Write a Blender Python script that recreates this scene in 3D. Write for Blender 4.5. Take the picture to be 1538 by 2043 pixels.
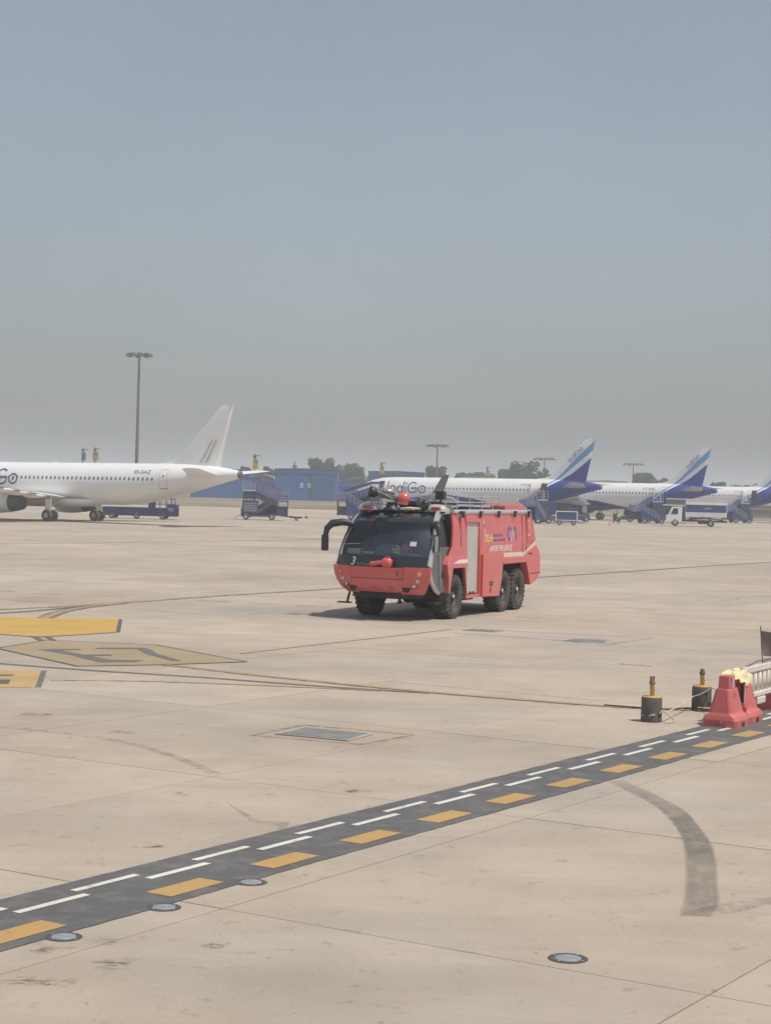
import bpy, bmesh, math, random
from mathutils import Vector, Matrix
R = math.radians
random.seed(7)
scene = bpy.context.scene
for o in list(bpy.data.objects):
    bpy.data.objects.remove(o)
col = scene.collection

# ------------------------------------------------------------------ camera
CAM_H = 4.2; FOCAL = 3700.0; PW, PH = 1538.0, 2043.0
ROLL = R(1.52); PITCH = math.atan((1021.5 - 973) * math.cos(ROLL) / FOCAL)
cd = bpy.data.cameras.new("camera"); cam = bpy.data.objects.new("camera", cd); col.objects.link(cam)
cd.sensor_fit = 'HORIZONTAL'; cd.sensor_width = 36.0; cd.lens = 36.0 * FOCAL / PW
cd.clip_start = 0.1; cd.clip_end = 12000
cam.matrix_world = Matrix.Translation((0, 0, CAM_H)) @ Matrix.Rotation(R(90) - PITCH, 4, 'X') @ Matrix.Rotation(ROLL, 4, 'Z')
scene.camera = cam

# ------------------------------------------------------------------ sky, sun, exposure
SUN_EL, SUN_AZ = 64.0, 119.0          # azimuth clockwise from +Y (view direction)
w = bpy.data.worlds.new("World"); scene.world = w; w.use_nodes = True
nt = w.node_tree; nt.nodes.clear()
sk = nt.nodes.new('ShaderNodeTexSky'); sk.sky_type = 'NISHITA'; sk.sun_disc = False
sk.sun_elevation = R(SUN_EL); sk.sun_rotation = R(SUN_AZ)
sk.air_density = 1.3; sk.dust_density = 1.9; sk.ozone_density = 6.0; sk.altitude = 200
hs = nt.nodes.new('ShaderNodeHueSaturation'); hs.inputs['Saturation'].default_value = 0.50; hs.inputs['Value'].default_value = 1.0
bg = nt.nodes.new('ShaderNodeBackground'); bg.inputs['Strength'].default_value = 0.092
wo = nt.nodes.new('ShaderNodeOutputWorld')
tcw = nt.nodes.new('ShaderNodeTexCoord'); nw = nt.nodes.new('ShaderNodeTexNoise'); nw.inputs['Scale'].default_value = 5.0; nw.inputs['Detail'].default_value = 5; nw.inputs['Roughness'].default_value = .55
mw = nt.nodes.new('ShaderNodeMapRange'); mw.inputs[1].default_value = .3; mw.inputs[2].default_value = .7; mw.inputs[3].default_value = .955; mw.inputs[4].default_value = 1.045   # faint unevenness of the dusty air
vw = nt.nodes.new('ShaderNodeVectorMath'); vw.operation = 'SCALE'
nt.links.new(tcw.outputs['Generated'], nw.inputs['Vector']); nt.links.new(nw.outputs[0], mw.inputs[0]); nt.links.new(mw.outputs[0], vw.inputs['Scale'])
nt.links.new(sk.outputs[0], hs.inputs['Color']); nt.links.new(hs.outputs[0], vw.inputs[0]); nt.links.new(vw.outputs[0], bg.inputs['Color']); nt.links.new(bg.outputs[0], wo.inputs['Surface'])
sd = bpy.data.lights.new("sun", 'SUN'); sd.energy = 3.45; sd.angle = R(0.8); sd.color = (1.0, 0.93, 0.84)
sun = bpy.data.objects.new("sun", sd); col.objects.link(sun)
sdir = Vector((math.sin(R(SUN_AZ)) * math.cos(R(SUN_EL)), math.cos(R(SUN_AZ)) * math.cos(R(SUN_EL)), math.sin(R(SUN_EL))))
sun.rotation_euler = sdir.to_track_quat('Z', 'Y').to_euler(); sun.location = sdir * 100
vs = scene.view_settings; vs.view_transform = 'Standard'; vs.look = 'None'; vs.gamma = 1.0; vs.exposure = 0.0; vs.use_curve_mapping = False
scene.cycles.max_bounces = 8; scene.cycles.transparent_max_bounces = 12; scene.cycles.volume_bounces = 1

# ------------------------------------------------------------------ helpers
def ray(x, y):
    u = (x - PW / 2) / FOCAL; v = -(y - PH / 2) / FOCAL
    c, s = math.cos(ROLL), math.sin(ROLL); uu = u * c - v * s; vv = u * s + v * c
    cp, sp = math.cos(PITCH), math.sin(PITCH)
    return Vector((uu, cp + vv * sp, -sp + vv * cp))
def G(x, y, z=0.0):                    # photo point -> point on the ground (or at height z)
    d = ray(x, y); t = (z - CAM_H) / d.z
    return Vector((d.x * t, d.y * t, z))
def at(x, Y, y=973.0):                 # photo point at depth Y
    d = ray(x, y); t = Y / d.y
    return Vector((d.x * t, Y, CAM_H + d.z * t))

def tag(o, label=None, cat=None, group=None, kind=None):
    if label: o["label"] = label
    if cat: o["category"] = cat
    if group: o["group"] = group
    if kind: o["kind"] = kind
    return o
def empty(name, loc=(0, 0, 0), rz=0.0, parent=None):
    o = bpy.data.objects.new(name, None); col.objects.link(o); o.empty_display_size = .2
    o.location = loc; o.rotation_euler = (0, 0, rz); o.parent = parent
    return o
def copy_tree(o, parent=None):
    c = o.copy(); col.objects.link(c); c.parent = parent
    for ch in list(o.children): copy_tree(ch, c)
    return c

class MB:
    def __init__(s): s.v = []; s.f = []; s.m = []; s.sm = []
    def add(s, vs, fs, mi=0, smooth=False, M=None):
        b = len(s.v)
        for p in vs:
            p = Vector(p); s.v.append(tuple(M @ p) if M else tuple(p))
        for f in fs:
            s.f.append(tuple(b + i for i in f)); s.m.append(mi); s.sm.append(smooth)
        return s
    def box(s, c, d, mi=0, M=None, taper=(1, 1)):
        x, y, z = d[0] / 2, d[1] / 2, d[2] / 2; tx, ty = taper
        vs = [(-x, -y, -z), (x, -y, -z), (x, y, -z), (-x, y, -z), (-x * tx, -y * ty, z), (x * tx, -y * ty, z), (x * tx, y * ty, z), (-x * tx, y * ty, z)]
        vs = [(a + c[0], b + c[1], e + c[2]) for a, b, e in vs]
        return s.add(vs, [(0, 3, 2, 1), (4, 5, 6, 7), (0, 1, 5, 4), (1, 2, 6, 5), (2, 3, 7, 6), (3, 0, 4, 7)], mi, False, M)
    def tube(s, pts, r, n=8, mi=0, M=None, caps=True):
        pts = [Vector(p) for p in pts]; rs = r if isinstance(r, (list, tuple)) else [r] * len(pts)
        rings = []; up = Vector((0, 0, 1))
        prev = None
        for i, p in enumerate(pts):
            t = (pts[min(i + 1, len(pts) - 1)] - pts[max(i - 1, 0)])
            t = t.normalized() if t.length > 1e-9 else Vector((0, 0, 1))
            if prev is None:
                a = up if abs(t.dot(up)) < .95 else Vector((1, 0, 0)); x = t.cross(a).normalized()
            else:
                x = (prev - t * prev.dot(t)); x = x.normalized() if x.length > 1e-6 else t.orthogonal().normalized()
            prev = x; y = t.cross(x)
            rings.append([p + (x * math.cos(2 * math.pi * k / n) + y * math.sin(2 * math.pi * k / n)) * rs[i] for k in range(n)])
        vs = [q for rg in rings for q in rg]; fs = []
        for i in range(len(pts) - 1):
            for k in range(n):
                fs.append((i * n + k, i * n + (k + 1) % n, (i + 1) * n + (k + 1) % n, (i + 1) * n + k))
        s.add(vs, fs, mi, True, M)
        if caps:
            s.add(rings[0], [tuple(reversed(range(n)))], mi, False, M); s.add(rings[-1], [tuple(range(n))], mi, False, M)
        return s
    def bar(s, a, b, wd=.05, ht=None, mi=0, M=None):
        a, b = Vector(a), Vector(b); t = (b - a); L = t.length; t.normalize()
        x = t.cross(Vector((0, 0, 1))); x = Vector((1, 0, 0)) if x.length < 1e-4 else x.normalized(); y = x.cross(t)
        ht = ht or wd; h = wd / 2; k = ht / 2
        vs = [a - x * h - y * k, a + x * h - y * k, a + x * h + y * k, a - x * h + y * k, b - x * h - y * k, b + x * h - y * k, b + x * h + y * k, b - x * h + y * k]
        return s.add(vs, [(0, 1, 2, 3), (7, 6, 5, 4), (4, 5, 1, 0), (5, 6, 2, 1), (6, 7, 3, 2), (7, 4, 0, 3)], mi, False, M)
    def lathe(s, prof, n=24, axis='Z', c=(0, 0, 0), mi=0, M=None, smooth=True):
        vs = []; fs = []
        for r, h in prof:
            for k in range(n):
                a = 2 * math.pi * k / n; x, y = r * math.cos(a), r * math.sin(a)
                p = {'Z': (x, y, h), 'Y': (y, h, x), 'X': (h, x, y)}[axis]
                vs.append((p[0] + c[0], p[1] + c[1], p[2] + c[2]))
        for i in range(len(prof) - 1):
            for k in range(n):
                fs.append((i * n + k, i * n + (k + 1) % n, (i + 1) * n + (k + 1) % n, (i + 1) * n + k))
        return s.add(vs, fs, mi, smooth, M)
    def prism(s, poly, d0, d1, plane='XZ', mi=0, M=None):   # polygon extruded
        n = len(poly)
        mk = {'XZ': lambda a, b, d: (a, d, b), 'XY': lambda a, b, d: (a, b, d), 'YZ': lambda a, b, d: (d, a, b)}[plane]
        vs = [mk(a, b, d0) for a, b in poly] + [mk(a, b, d1) for a, b in poly]
        fs = [tuple(range(n)), tuple(reversed(range(n, 2 * n)))] + [(i, (i + 1) % n, n + (i + 1) % n, n + i) for i in range(n)]
        return s.add(vs, fs, mi, False, M)
    def grid(s, rows, mi=0, smooth=True, M=None):
        m = len(rows[0]); vs = [p for r_ in rows for p in r_]
        fs = [(i * m + j, i * m + j + 1, (i + 1) * m + j + 1, (i + 1) * m + j) for i in range(len(rows) - 1) for j in range(m - 1)]
        return s.add(vs, fs, mi, smooth, M)
    def slab(s, rows, off, mi=0, smooth=True):   # closed shell from a grid and its offset copy
        m = len(rows[0]); n = len(rows); b = [[Vector(p) + Vector(off) for p in r_] for r_ in rows]
        s.grid(rows, mi, smooth); s.grid([list(reversed(r_)) for r_ in b], mi, smooth)
        edge = [(0, j) for j in range(m)] + [(i, m - 1) for i in range(1, n)] + [(n - 1, j) for j in range(m - 2, -1, -1)] + [(i, 0) for i in range(n - 2, 0, -1)]
        vs = [rows[i][j] for i, j in edge] + [b[i][j] for i, j in edge]; k = len(edge)
        return s.add(vs, [(i, (i + 1) % k, k + (i + 1) % k, k + i) for i in range(k)], mi, False)
    def build(s, name, mats, parent=None, fix=True, bevel=0.0):
        me = bpy.data.meshes.new(name); me.from_pydata(s.v, [], s.f)
        mats = mats if isinstance(mats, (list, tuple)) else [mats]
        for m in mats: me.materials.append(M_[m] if isinstance(m, str) else m)
        me.polygons.foreach_set('material_index', s.m); me.polygons.foreach_set('use_smooth', s.sm)
        if fix:
            bm = bmesh.new(); bm.from_mesh(me); bmesh.ops.recalc_face_normals(bm, faces=bm.faces); bm.to_mesh(me); bm.free()
        me.update()
        o = bpy.data.objects.new(name, me); col.objects.link(o); o.parent = parent
        if bevel:
            md = o.modifiers.new('bevel', 'BEVEL'); md.width = bevel; md.segments = 2; md.limit_method = 'ANGLE'; md.angle_limit = R(40)
        return o

# ------------------------------------------------------------------ materials
M_ = {}
def nodes_of(name):
    m = bpy.data.materials.new(name); m.use_nodes = True; t = m.node_tree
    return m, t, t.nodes['Principled BSDF']
def pm(name, c, rough=.5, metal=0.0, var=.07, scale=2.0, bump=0.0, bscale=30, coat=0.0, dirt=0.0, dirtc=(.3, .26, .2)):
    m, t, p = nodes_of(name); N, L = t.nodes, t.links
    tc = N.new('ShaderNodeTexCoord'); nz = N.new('ShaderNodeTexNoise'); nz.inputs['Scale'].default_value = scale; nz.inputs['Detail'].default_value = 5
    L.new(tc.outputs['Object'], nz.inputs['Vector'])
    mr = N.new('ShaderNodeMapRange'); mr.inputs[1].default_value = .3; mr.inputs[2].default_value = .7; mr.inputs[3].default_value = 1 - var; mr.inputs[4].default_value = 1 + var
    L.new(nz.outputs[0], mr.inputs[0])
    vm = N.new('ShaderNodeVectorMath'); vm.operation = 'SCALE'; vm.inputs[0].default_value = c; L.new(mr.outputs[0], vm.inputs['Scale'])
    out = vm.outputs[0]
    if dirt:
        n2 = N.new('ShaderNodeTexNoise'); n2.inputs['Scale'].default_value = scale * .7; n2.inputs['Detail'].default_value = 8; n2.inputs['Roughness'].default_value = .7
        L.new(tc.outputs['Object'], n2.inputs['Vector'])
        m2 = N.new('ShaderNodeMapRange'); m2.inputs[1].default_value = .42; m2.inputs[2].default_value = .72; m2.inputs[3].default_value = 0; m2.inputs[4].default_value = dirt
        L.new(n2.outputs[0], m2.inputs[0])
        mx = N.new('ShaderNodeMix'); mx.data_type = 'RGBA'; L.new(m2.outputs[0], mx.inputs[0]); L.new(out, mx.inputs[6]); mx.inputs[7].default_value = (*dirtc, 1); out = mx.outputs[2]
    L.new(out, p.inputs['Base Color'])
    p.inputs['Roughness'].default_value = rough; p.inputs['Metallic'].default_value = metal
    if coat: p.inputs['Coat Weight'].default_value = coat; p.inputs['Coat Roughness'].default_value = .08
    if bump:
        nb = N.new('ShaderNodeTexNoise'); nb.inputs['Scale'].default_value = bscale; nb.inputs['Detail'].default_value = 6; L.new(tc.outputs['Object'], nb.inputs['Vector'])
        bp = N.new('ShaderNodeBump'); bp.inputs['Strength'].default_value = bump; bp.inputs['Distance'].default_value = .02; L.new(nb.outputs[0], bp.inputs['Height']); L.new(bp.outputs[0], p.inputs['Normal'])
    M_[name] = m; return m
GRID_A = R(58.1)
UX = Vector((math.cos(GRID_A), math.sin(GRID_A), 0)); VX = Vector((math.sin(GRID_A), -math.cos(GRID_A), 0))
def concrete(name, slab_random=True, base=(.445, .377, .300)):
    m, t, p = nodes_of(name); N, L = t.nodes, t.links
    ge = N.new('ShaderNodeNewGeometry')
    def noise(sc, det=4, rough=.55, stretch=None, rot=0.0):
        n = N.new('ShaderNodeTexNoise'); n.inputs['Scale'].default_value = sc; n.inputs['Detail'].default_value = det; n.inputs['Roughness'].default_value = rough
        if stretch:
            mp = N.new('ShaderNodeMapping'); mp.inputs['Rotation'].default_value = (0, 0, rot); mp.inputs['Scale'].default_value = stretch
            L.new(ge.outputs['Position'], mp.inputs[0]); L.new(mp.outputs[0], n.inputs['Vector'])
        else: L.new(ge.outputs['Position'], n.inputs['Vector'])
        return n.outputs[0]
    def mr(x, a, b, c, d):
        k = N.new('ShaderNodeMapRange'); k.inputs[1].default_value = a; k.inputs[2].default_value = b; k.inputs[3].default_value = c; k.inputs[4].default_value = d
        L.new(x, k.inputs[0]); return k.outputs[0]
    def mul(a, b):
        k = N.new('ShaderNodeMath'); k.operation = 'MULTIPLY'; L.new(a, k.inputs[0]); L.new(b, k.inputs[1]); return k.outputs[0]
    f = mul(mr(noise(.07, 3), .3, .7, .90, 1.09), mr(noise(.55, 5), .3, .7, .915, 1.08))
    f = mul(f, mr(noise(24, 6, .7), .25, .75, .92, 1.08)); f = mul(f, mr(noise(90, 3, .6), .3, .7, .94, 1.06))
    f = mul(f, mr(noise(1.0, 5, .6, (.08, .9, 1), -GRID_A), .3, .7, .95, 1.05))      # brushed streaks along the slabs
    f = mul(f, mr(noise(1.0, 5, .6, (.012, .075, 1), 0.18), .3, .7, .91, 1.08))      # broad traffic-worn bands
    f = mul(f, mr(noise(3.1, 7, .72), .58, .72, 1.0, .70))
    f = mul(f, mr(noise(1.6, 8, .75, (.35, 1.3, 1), -GRID_A), .56, .74, 1.0, 1.16))      # pale scraped streaks
    f = mul(f, mr(noise(.30, 6, .7), .55, .72, 1.0, .88))                            # dark stains
    f = mul(f, mr(noise(9.0, 4, .6), .65, .73, 1.0, .64))                             # small spots
    if slab_random:
        oi = N.new('ShaderNodeObjectInfo'); f = mul(f, mr(oi.outputs['Random'], 0, 1, .945, 1.05))
    grey = mr(noise(.11, 5, .6), .48, .66, 0, .70)
    mx = N.new('ShaderNodeMix'); mx.data_type = 'RGBA'; L.new(grey, mx.inputs[0]); mx.inputs[6].default_value = (*base, 1); mx.inputs[7].default_value = (base[0] * .80, base[1] * .89, base[2] * 1.0, 1)
    vm = N.new('ShaderNodeVectorMath'); vm.operation = 'SCALE'; L.new(mx.outputs[2], vm.inputs[0]); L.new(f, vm.inputs['Scale'])
    L.new(vm.outputs[0], p.inputs['Base Color']); p.inputs['Roughness'].default_value = .85; p.inputs['Specular IOR Level'].default_value = .25
    bp = N.new('ShaderNodeBump'); bp.inputs['Strength'].default_value = .25; bp.inputs['Distance'].default_value = .01
    L.new(noise(40, 6, .7), bp.inputs['Height']); L.new(bp.outputs[0], p.inputs['Normal'])
    M_[name] = m; return m
def worn_paint(name, c, under, wear=.25, sc=6.0, rough=.7):
    m, t, p = nodes_of(name); N, L = t.nodes, t.links
    ge = N.new('ShaderNodeNewGeometry')
    n = N.new('ShaderNodeTexNoise'); n.inputs['Scale'].default_value = sc; n.inputs['Detail'].default_value = 9; n.inputs['Roughness'].default_value = .72; L.new(ge.outputs['Position'], n.inputs['Vector'])
    n2 = N.new('ShaderNodeTexNoise'); n2.inputs['Scale'].default_value = .6; n2.inputs['Detail'].default_value = 4; L.new(ge.outputs['Position'], n2.inputs['Vector'])
    a = N.new('ShaderNodeMapRange'); a.inputs[1].default_value = .62 - wear * .35; a.inputs[2].default_value = .78 - wear * .2; a.inputs[4].default_value = .75; L.new(n.outputs[0], a.inputs[0])
    mx = N.new('ShaderNodeMix'); mx.data_type = 'RGBA'; L.new(a.outputs[0], mx.inputs[0]); mx.inputs[6].default_value = (*c, 1); mx.inputs[7].default_value = (*under, 1)
    b = N.new('ShaderNodeMapRange'); b.inputs[1].default_value = .3; b.inputs[2].default_value = .7; b.inputs[3].default_value = .9; b.inputs[4].default_value = 1.1; L.new(n2.outputs[0], b.inputs[0])
    vm = N.new('ShaderNodeVectorMath'); vm.operation = 'SCALE'; L.new(mx.outputs[2], vm.inputs[0]); L.new(b.outputs[0], vm.inputs['Scale'])
    L.new(vm.outputs[0], p.inputs['Base Color']); p.inputs['Roughness'].default_value = rough
    M_[name] = m; return m
def thin_glass(name, tint=(.3, .34, .37), refl=.14, gcol=(.9, .95, 1.0)):
    m, t, p = nodes_of(name); N, L = t.nodes, t.links; N.remove(p)
    tr = N.new('ShaderNodeBsdfTransparent'); tr.inputs[0].default_value = (*tint, 1)
    gl = N.new('ShaderNodeBsdfGlossy'); gl.inputs['Roughness'].default_value = .06; gl.inputs['Color'].default_value = (*gcol, 1)
    lw = N.new('ShaderNodeFresnel'); lw.inputs['IOR'].default_value = 1.5
    mp = N.new('ShaderNodeMath'); mp.operation = 'MAXIMUM'; mp.inputs[1].default_value = refl; L.new(lw.outputs[0], mp.inputs[0])
    mx = N.new('ShaderNodeMixShader'); L.new(mp.outputs[0], mx.inputs[0]); L.new(tr.outputs[0], mx.inputs[1]); L.new(gl.outputs[0], mx.inputs[2])
    L.new(mx.outputs[0], N['Material Output'].inputs['Surface'])
    M_[name] = m; return m

SLABC = (.37, .315, .26)
concrete('concrete_slab', True); concrete('concrete_far', False)
pm('sealant', (.13, .115, .10), .9, var=.3, scale=1.5)
worn_paint('band_black', (.108, .109, .109), (.20, .188, .17), .42, 2.6, .85)
worn_paint('paint_white', (.66, .635, .57), (.20, .19, .18), .22, 7)
worn_paint('paint_yellow', (.48, .295, .10), (.20, .17, .13), .22, 7)
worn_paint('paint_yellow_bright', (.53, .335, .075), (.40, .32, .2), .25)
worn_paint('paint_yellow_faded', (.36, .275, .155), (.33, .28, .21), .5, 3)
worn_paint('paint_yellow_pale', (.47, .32, .13), (.36, .30, .22), .35, 3)
worn_paint('paint_dark', (.10, .10, .10), (.25, .22, .19), .25, 4)
worn_paint('paint_dark_faded', (.135, .135, .13), (.26, .235, .20), .25, 4)
worn_paint('paint_red_faded', (.37, .225, .19), SLABC, .55, 4)
worn_paint('paint_brown_line', (.26, .20, .13), SLABC, .3, 4)
worn_paint('patch_grey', (.255, .243, .228), (.31, .28, .245), .3, 2.5, .8)
def worn_decal(name, c, lo, hi, amt, sc, stretch=(1, 1, 1), fade=False):      # broken-up stain: bare concrete shows through
    m, t, p = nodes_of(name); N, L = t.nodes, t.links
    ge = N.new('ShaderNodeNewGeometry'); mp = N.new('ShaderNodeMapping'); mp.inputs['Rotation'].default_value = (0, 0, -GRID_A); mp.inputs['Scale'].default_value = stretch
    n = N.new('ShaderNodeTexNoise'); n.inputs['Scale'].default_value = sc; n.inputs['Detail'].default_value = 8; n.inputs['Roughness'].default_value = .68
    L.new(ge.outputs['Position'], mp.inputs[0]); L.new(mp.outputs[0], n.inputs['Vector'])
    a = N.new('ShaderNodeMapRange'); a.inputs[1].default_value = lo; a.inputs[2].default_value = hi; a.inputs[3].default_value = 0; a.inputs[4].default_value = amt; L.new(n.outputs[0], a.inputs[0])
    if fade:
        at_ = N.new('ShaderNodeAttribute'); at_.attribute_name = 'fade'; k = N.new('ShaderNodeMath'); k.operation = 'MULTIPLY'; L.new(a.outputs[0], k.inputs[0]); L.new(at_.outputs['Fac'], k.inputs[1]); L.new(k.outputs[0], p.inputs['Alpha'])
    else: L.new(a.outputs[0], p.inputs['Alpha'])
    p.inputs['Base Color'].default_value = (*c, 1); p.inputs['Roughness'].default_value = .9; p.inputs['Specular IOR Level'].default_value = .1
    M_[name] = m
worn_decal('patch_pale', (.27, .25, .225), .38, .70, .45, 3.0)
worn_decal('stain_dark', (.15, .13, .115), .47, .70, .42, 10.0, (.6, 1.5, 1))
worn_decal('trench_seal', (.20, .190, .175), .15, .60, .72, 2.0, (1.4, .7, 1), True)
worn_decal('line_faint', (.20, .17, .13), .36, .60, .85, 3.0)
worn_decal('red_faint', (.42, .20, .16), .36, .62, .75, 3.0)
pm('grate_steel', (.27, .27, .26), .7, .1, var=.2)
pm('frame_pale', (.40, .37, .33), .8, var=.1)
pm('rim_dark', (.075, .08, .085), .8, .0, var=.2, scale=8)
pm('lens_grey', (.27, .28, .285), .6, .0, var=.2, scale=9)
pm('fire_red', (.62, .095, .095), .24, var=.05, scale=1.2, coat=.5, dirt=.32, dirtc=(.50, .27, .23))
pm('fire_red_matte', (.60, .12, .105), .5, var=.08, scale=2, dirt=.15, dirtc=(.4, .2, .17))
pm('black_gloss', (.012, .014, .017), .12, var=.1, coat=.6)
pm('black_plastic', (.03, .03, .032), .45, var=.2)
pm('chassis', (.028, .027, .026), .75, var=.35, dirt=.4, dirtc=(.12, .1, .08))
pm('silver', (.52, .53, .54), .35, .35, var=.06)
pm('shutter', (.50, .49, .455), .5, .1, var=.06)
pm('door_grey', (.22, .22, .215), .6, var=.08); pm('door_panel', (.135, .135, .13), .6, var=.1)
pm('cab_inside', (.14, .15, .16), .8, var=.1)
pm('cab_dash', (.16, .18, .185), .7, var=.15)
pm('rubber', (.045, .043, .04), .9, var=.25, scale=4, dirt=.75, dirtc=(.17, .15, .125))
pm('rim_metal', (.045, .045, .045), .55, .3, var=.2, dirt=.3, dirtc=(.15, .13, .1))
pm('chrome', (.7, .7, .7), .15, .9, var=.05)
pm('cream', (.68, .60, .52), .5, var=.05)
pm('letter_yellow', (.85, .68, .22), .5, var=.05)
pm('letter_blue', (.10, .11, .36), .5, var=.05)
pm('white_print', (.82, .82, .80), .5, var=.03)
pm('lamp_orange', (.75, .3, .12), .25, var=.05, coat=.5)
pm('lamp_clear', (.7, .7, .7), .1, .3, var=.05, coat=.6)
pm('beacon', (.48, .43, .43), .15, var=.2, scale=5, coat=.6)
pm('beacon_red', (.5, .04, .06), .2, var=.1, coat=.5)
pm('hivis', (.62, .85, .15), .7, var=.3, scale=14)
thin_glass('windscreen', (.90, .94, .95), .085); thin_glass('side_glass', (.55, .58, .6), .08)
pm('air_white', (.85, .85, .835), .38, var=.02, scale=.4, dirt=.10, dirtc=(.62, .6, .56))
pm('paper_green', (.62, .74, .64), .7, var=.08, scale=6); pm('helmet_red', (.8, .10, .09), .3, var=.05)
pm('air_grey', (.42, .43, .44), .45, var=.05, scale=.6, dirt=.1)
pm('air_dark', (.13, .14, .155), .5, .2, var=.1)
pm('air_metal', (.55, .55, .56), .35, .6, var=.05)
pm('air_blue', (.028, .045, .26), .42, var=.05)
pm('air_window', (.17, .19, .21), .2, var=.1)
pm('air_line', (.45, .45, .45), .6, var=.02)
pm('logo_blue', (.07, .08, .20), .5, var=.05)
pm('fin_mark', (.50, .50, .49), .6, var=.15)
pm('gse_blue', (.030, .05, .19), .5, var=.12, dirt=.2, dirtc=(.12, .12, .16))
pm('gse_navy', (.020, .028, .10), .5, var=.15, dirt=.2, dirtc=(.1, .1, .13))
pm('gse_dark', (.05, .06, .10), .6, var=.2)
pm('gse_purple', (.14, .12, .27), .6, var=.15)
pm('gse_light', (.40, .45, .55), .5, var=.1)
pm('gse_rail', (.33, .38, .46), .45, .3, var=.1)
pm('truck_white', (.84, .84, .81), .4, var=.04, dirt=.12, dirtc=(.5, .46, .4))
pm('truck_pale', (.74, .69, .68), .5, var=.06)
pm('mast_steel', (.16, .17, .175), .55, .4, var=.1)
pm('sign_yellow', (.48, .38, .10), .5, var=.06)
pm('bollard_body', (.105, .098, .092), .8, var=.2, scale=5, bump=.2, dirt=.35, dirtc=(.2, .17, .14))
pm('bollard_yellow', (.55, .34, .09), .6, var=.15, scale=8, dirt=.3)
pm('bollard_brown', (.22, .12, .09), .6, var=.2, scale=8)
pm('barrier_red', (.56, .13, .12), .5, var=.08, scale=2.5, dirt=.22, dirtc=(.5, .26, .22))
pm('fence_white', (.72, .68, .60), .6, var=.07, scale=4, dirt=.35, dirtc=(.42, .36, .28))
pm('cloth', (.74, .68, .40), .85, var=.12, scale=7, bump=.3, bscale=25)
pm('rope', (.60, .52, .40), .9, var=.15, scale=20)
pm('cable', (.03, .03, .03), .6, var=.1)
pm('banner', (.19, .145, .13), .7, var=.2, scale=3)
pm('hangar_blue', (.012, .115, .36), .6, var=.08, scale=.2)
pm('hangar_blue_dark', (.012, .085, .25), .6, var=.08, scale=.2)
pm('roof_blue', (.24, .40, .56), .5, var=.06, scale=.2)
pm('cream_wall', (.70, .66, .52), .7, var=.06, scale=.3)
pm('brown_wall', (.30, .25, .20), .8, var=.1, scale=.3)
pm('dry_grass', (.235, .20, .125), .95, var=.25, scale=.05)
pm('bark', (.10, .075, .05), .9, var=.2)
pm('skin', (.30, .17, .11), .6, var=.04); pm('hair', (.02, .017, .015), .7); pm('trousers', (.03, .035, .06), .8, var=.1)
pm('vest', (.45, .62, .30), .7, var=.1, scale=8); pm('shirt_red', (.55, .07, .08), .7, var=.1, scale=8); pm('shoe', (.02, .02, .02), .6)
def foliage(name, c):
    m, t, p = nodes_of(name); N, L = t.nodes, t.links
    ge = N.new('ShaderNodeNewGeometry'); cr = N.new('ShaderNodeMapRange'); cr.inputs[3].default_value = .55; cr.inputs[4].default_value = 1.5
    L.new(ge.outputs['Random Per Island'], cr.inputs[0]); vm = N.new('ShaderNodeVectorMath'); vm.operation = 'SCALE'; vm.inputs[0].default_value = c; L.new(cr.outputs[0], vm.inputs['Scale'])
    L.new(vm.outputs[0], p.inputs['Base Color']); p.inputs['Roughness'].default_value = .7; p.inputs['Specular IOR Level'].default_value = .2
    M_[name] = m
foliage('leaf_a', (.050, .066, .030)); foliage('leaf_b', (.068, .078, .038)); foliage('leaf_c', (.040, .055, .030))

_txt = {}
def text2d(body, size=1.0, shear=0.0, sx=1.0, bold=.012):
    c = bpy.data.curves.new('text', 'FONT'); c.body = body; c.size = size; c.shear = shear; c.resolution_u = 3; c.offset = bold
    o = bpy.data.objects.new('text', c); col.objects.link(o)
    bpy.context.view_layer.update()
    me = bpy.data.meshes.new_from_object(o.evaluated_get(bpy.context.evaluated_depsgraph_get()))
    vs = [(v.co.x * sx, v.co.y) for v in me.vertices]; fs = [tuple(p.vertices) for p in me.polygons]
    bpy.data.objects.remove(o); bpy.data.meshes.remove(me); bpy.data.curves.remove(c)
    return vs, fs
def text_fit(body, width, height, shear=0.0, bold=.012):
    vs, fs = text2d(body, 1.0, shear, 1.0, bold)
    x0 = min(v[0] for v in vs); x1 = max(v[0] for v in vs); y0 = min(v[1] for v in vs); y1 = max(v[1] for v in vs)
    return [((x - x0) / (x1 - x0) * width, (y - y0) / (y1 - y0) * height) for x, y in vs], fs
def decal(name, shape, fn, mat, parent):
    vs, fs = shape; b = MB(); b.add([fn(u, v) for u, v in vs], fs); return b.build(name, mat, parent, fix=False)
def arc(cx, cy, r, a0, a1, n=20, ry=None):
    return [(cx + r * math.cos(R(a0 + (a1 - a0) * i / n)), cy + (ry or r) * math.sin(R(a0 + (a1 - a0) * i / n))) for i in range(n + 1)]
def dense(pts, step):
    out = [pts[0]]
    for a, b in zip(pts, pts[1:]):
        k = max(1, int(math.hypot(b[0] - a[0], b[1] - a[1]) / step))
        out += [(a[0] + (b[0] - a[0]) * i / k, a[1] + (b[1] - a[1]) * i / k) for i in range(1, k + 1)]
    return out
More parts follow.
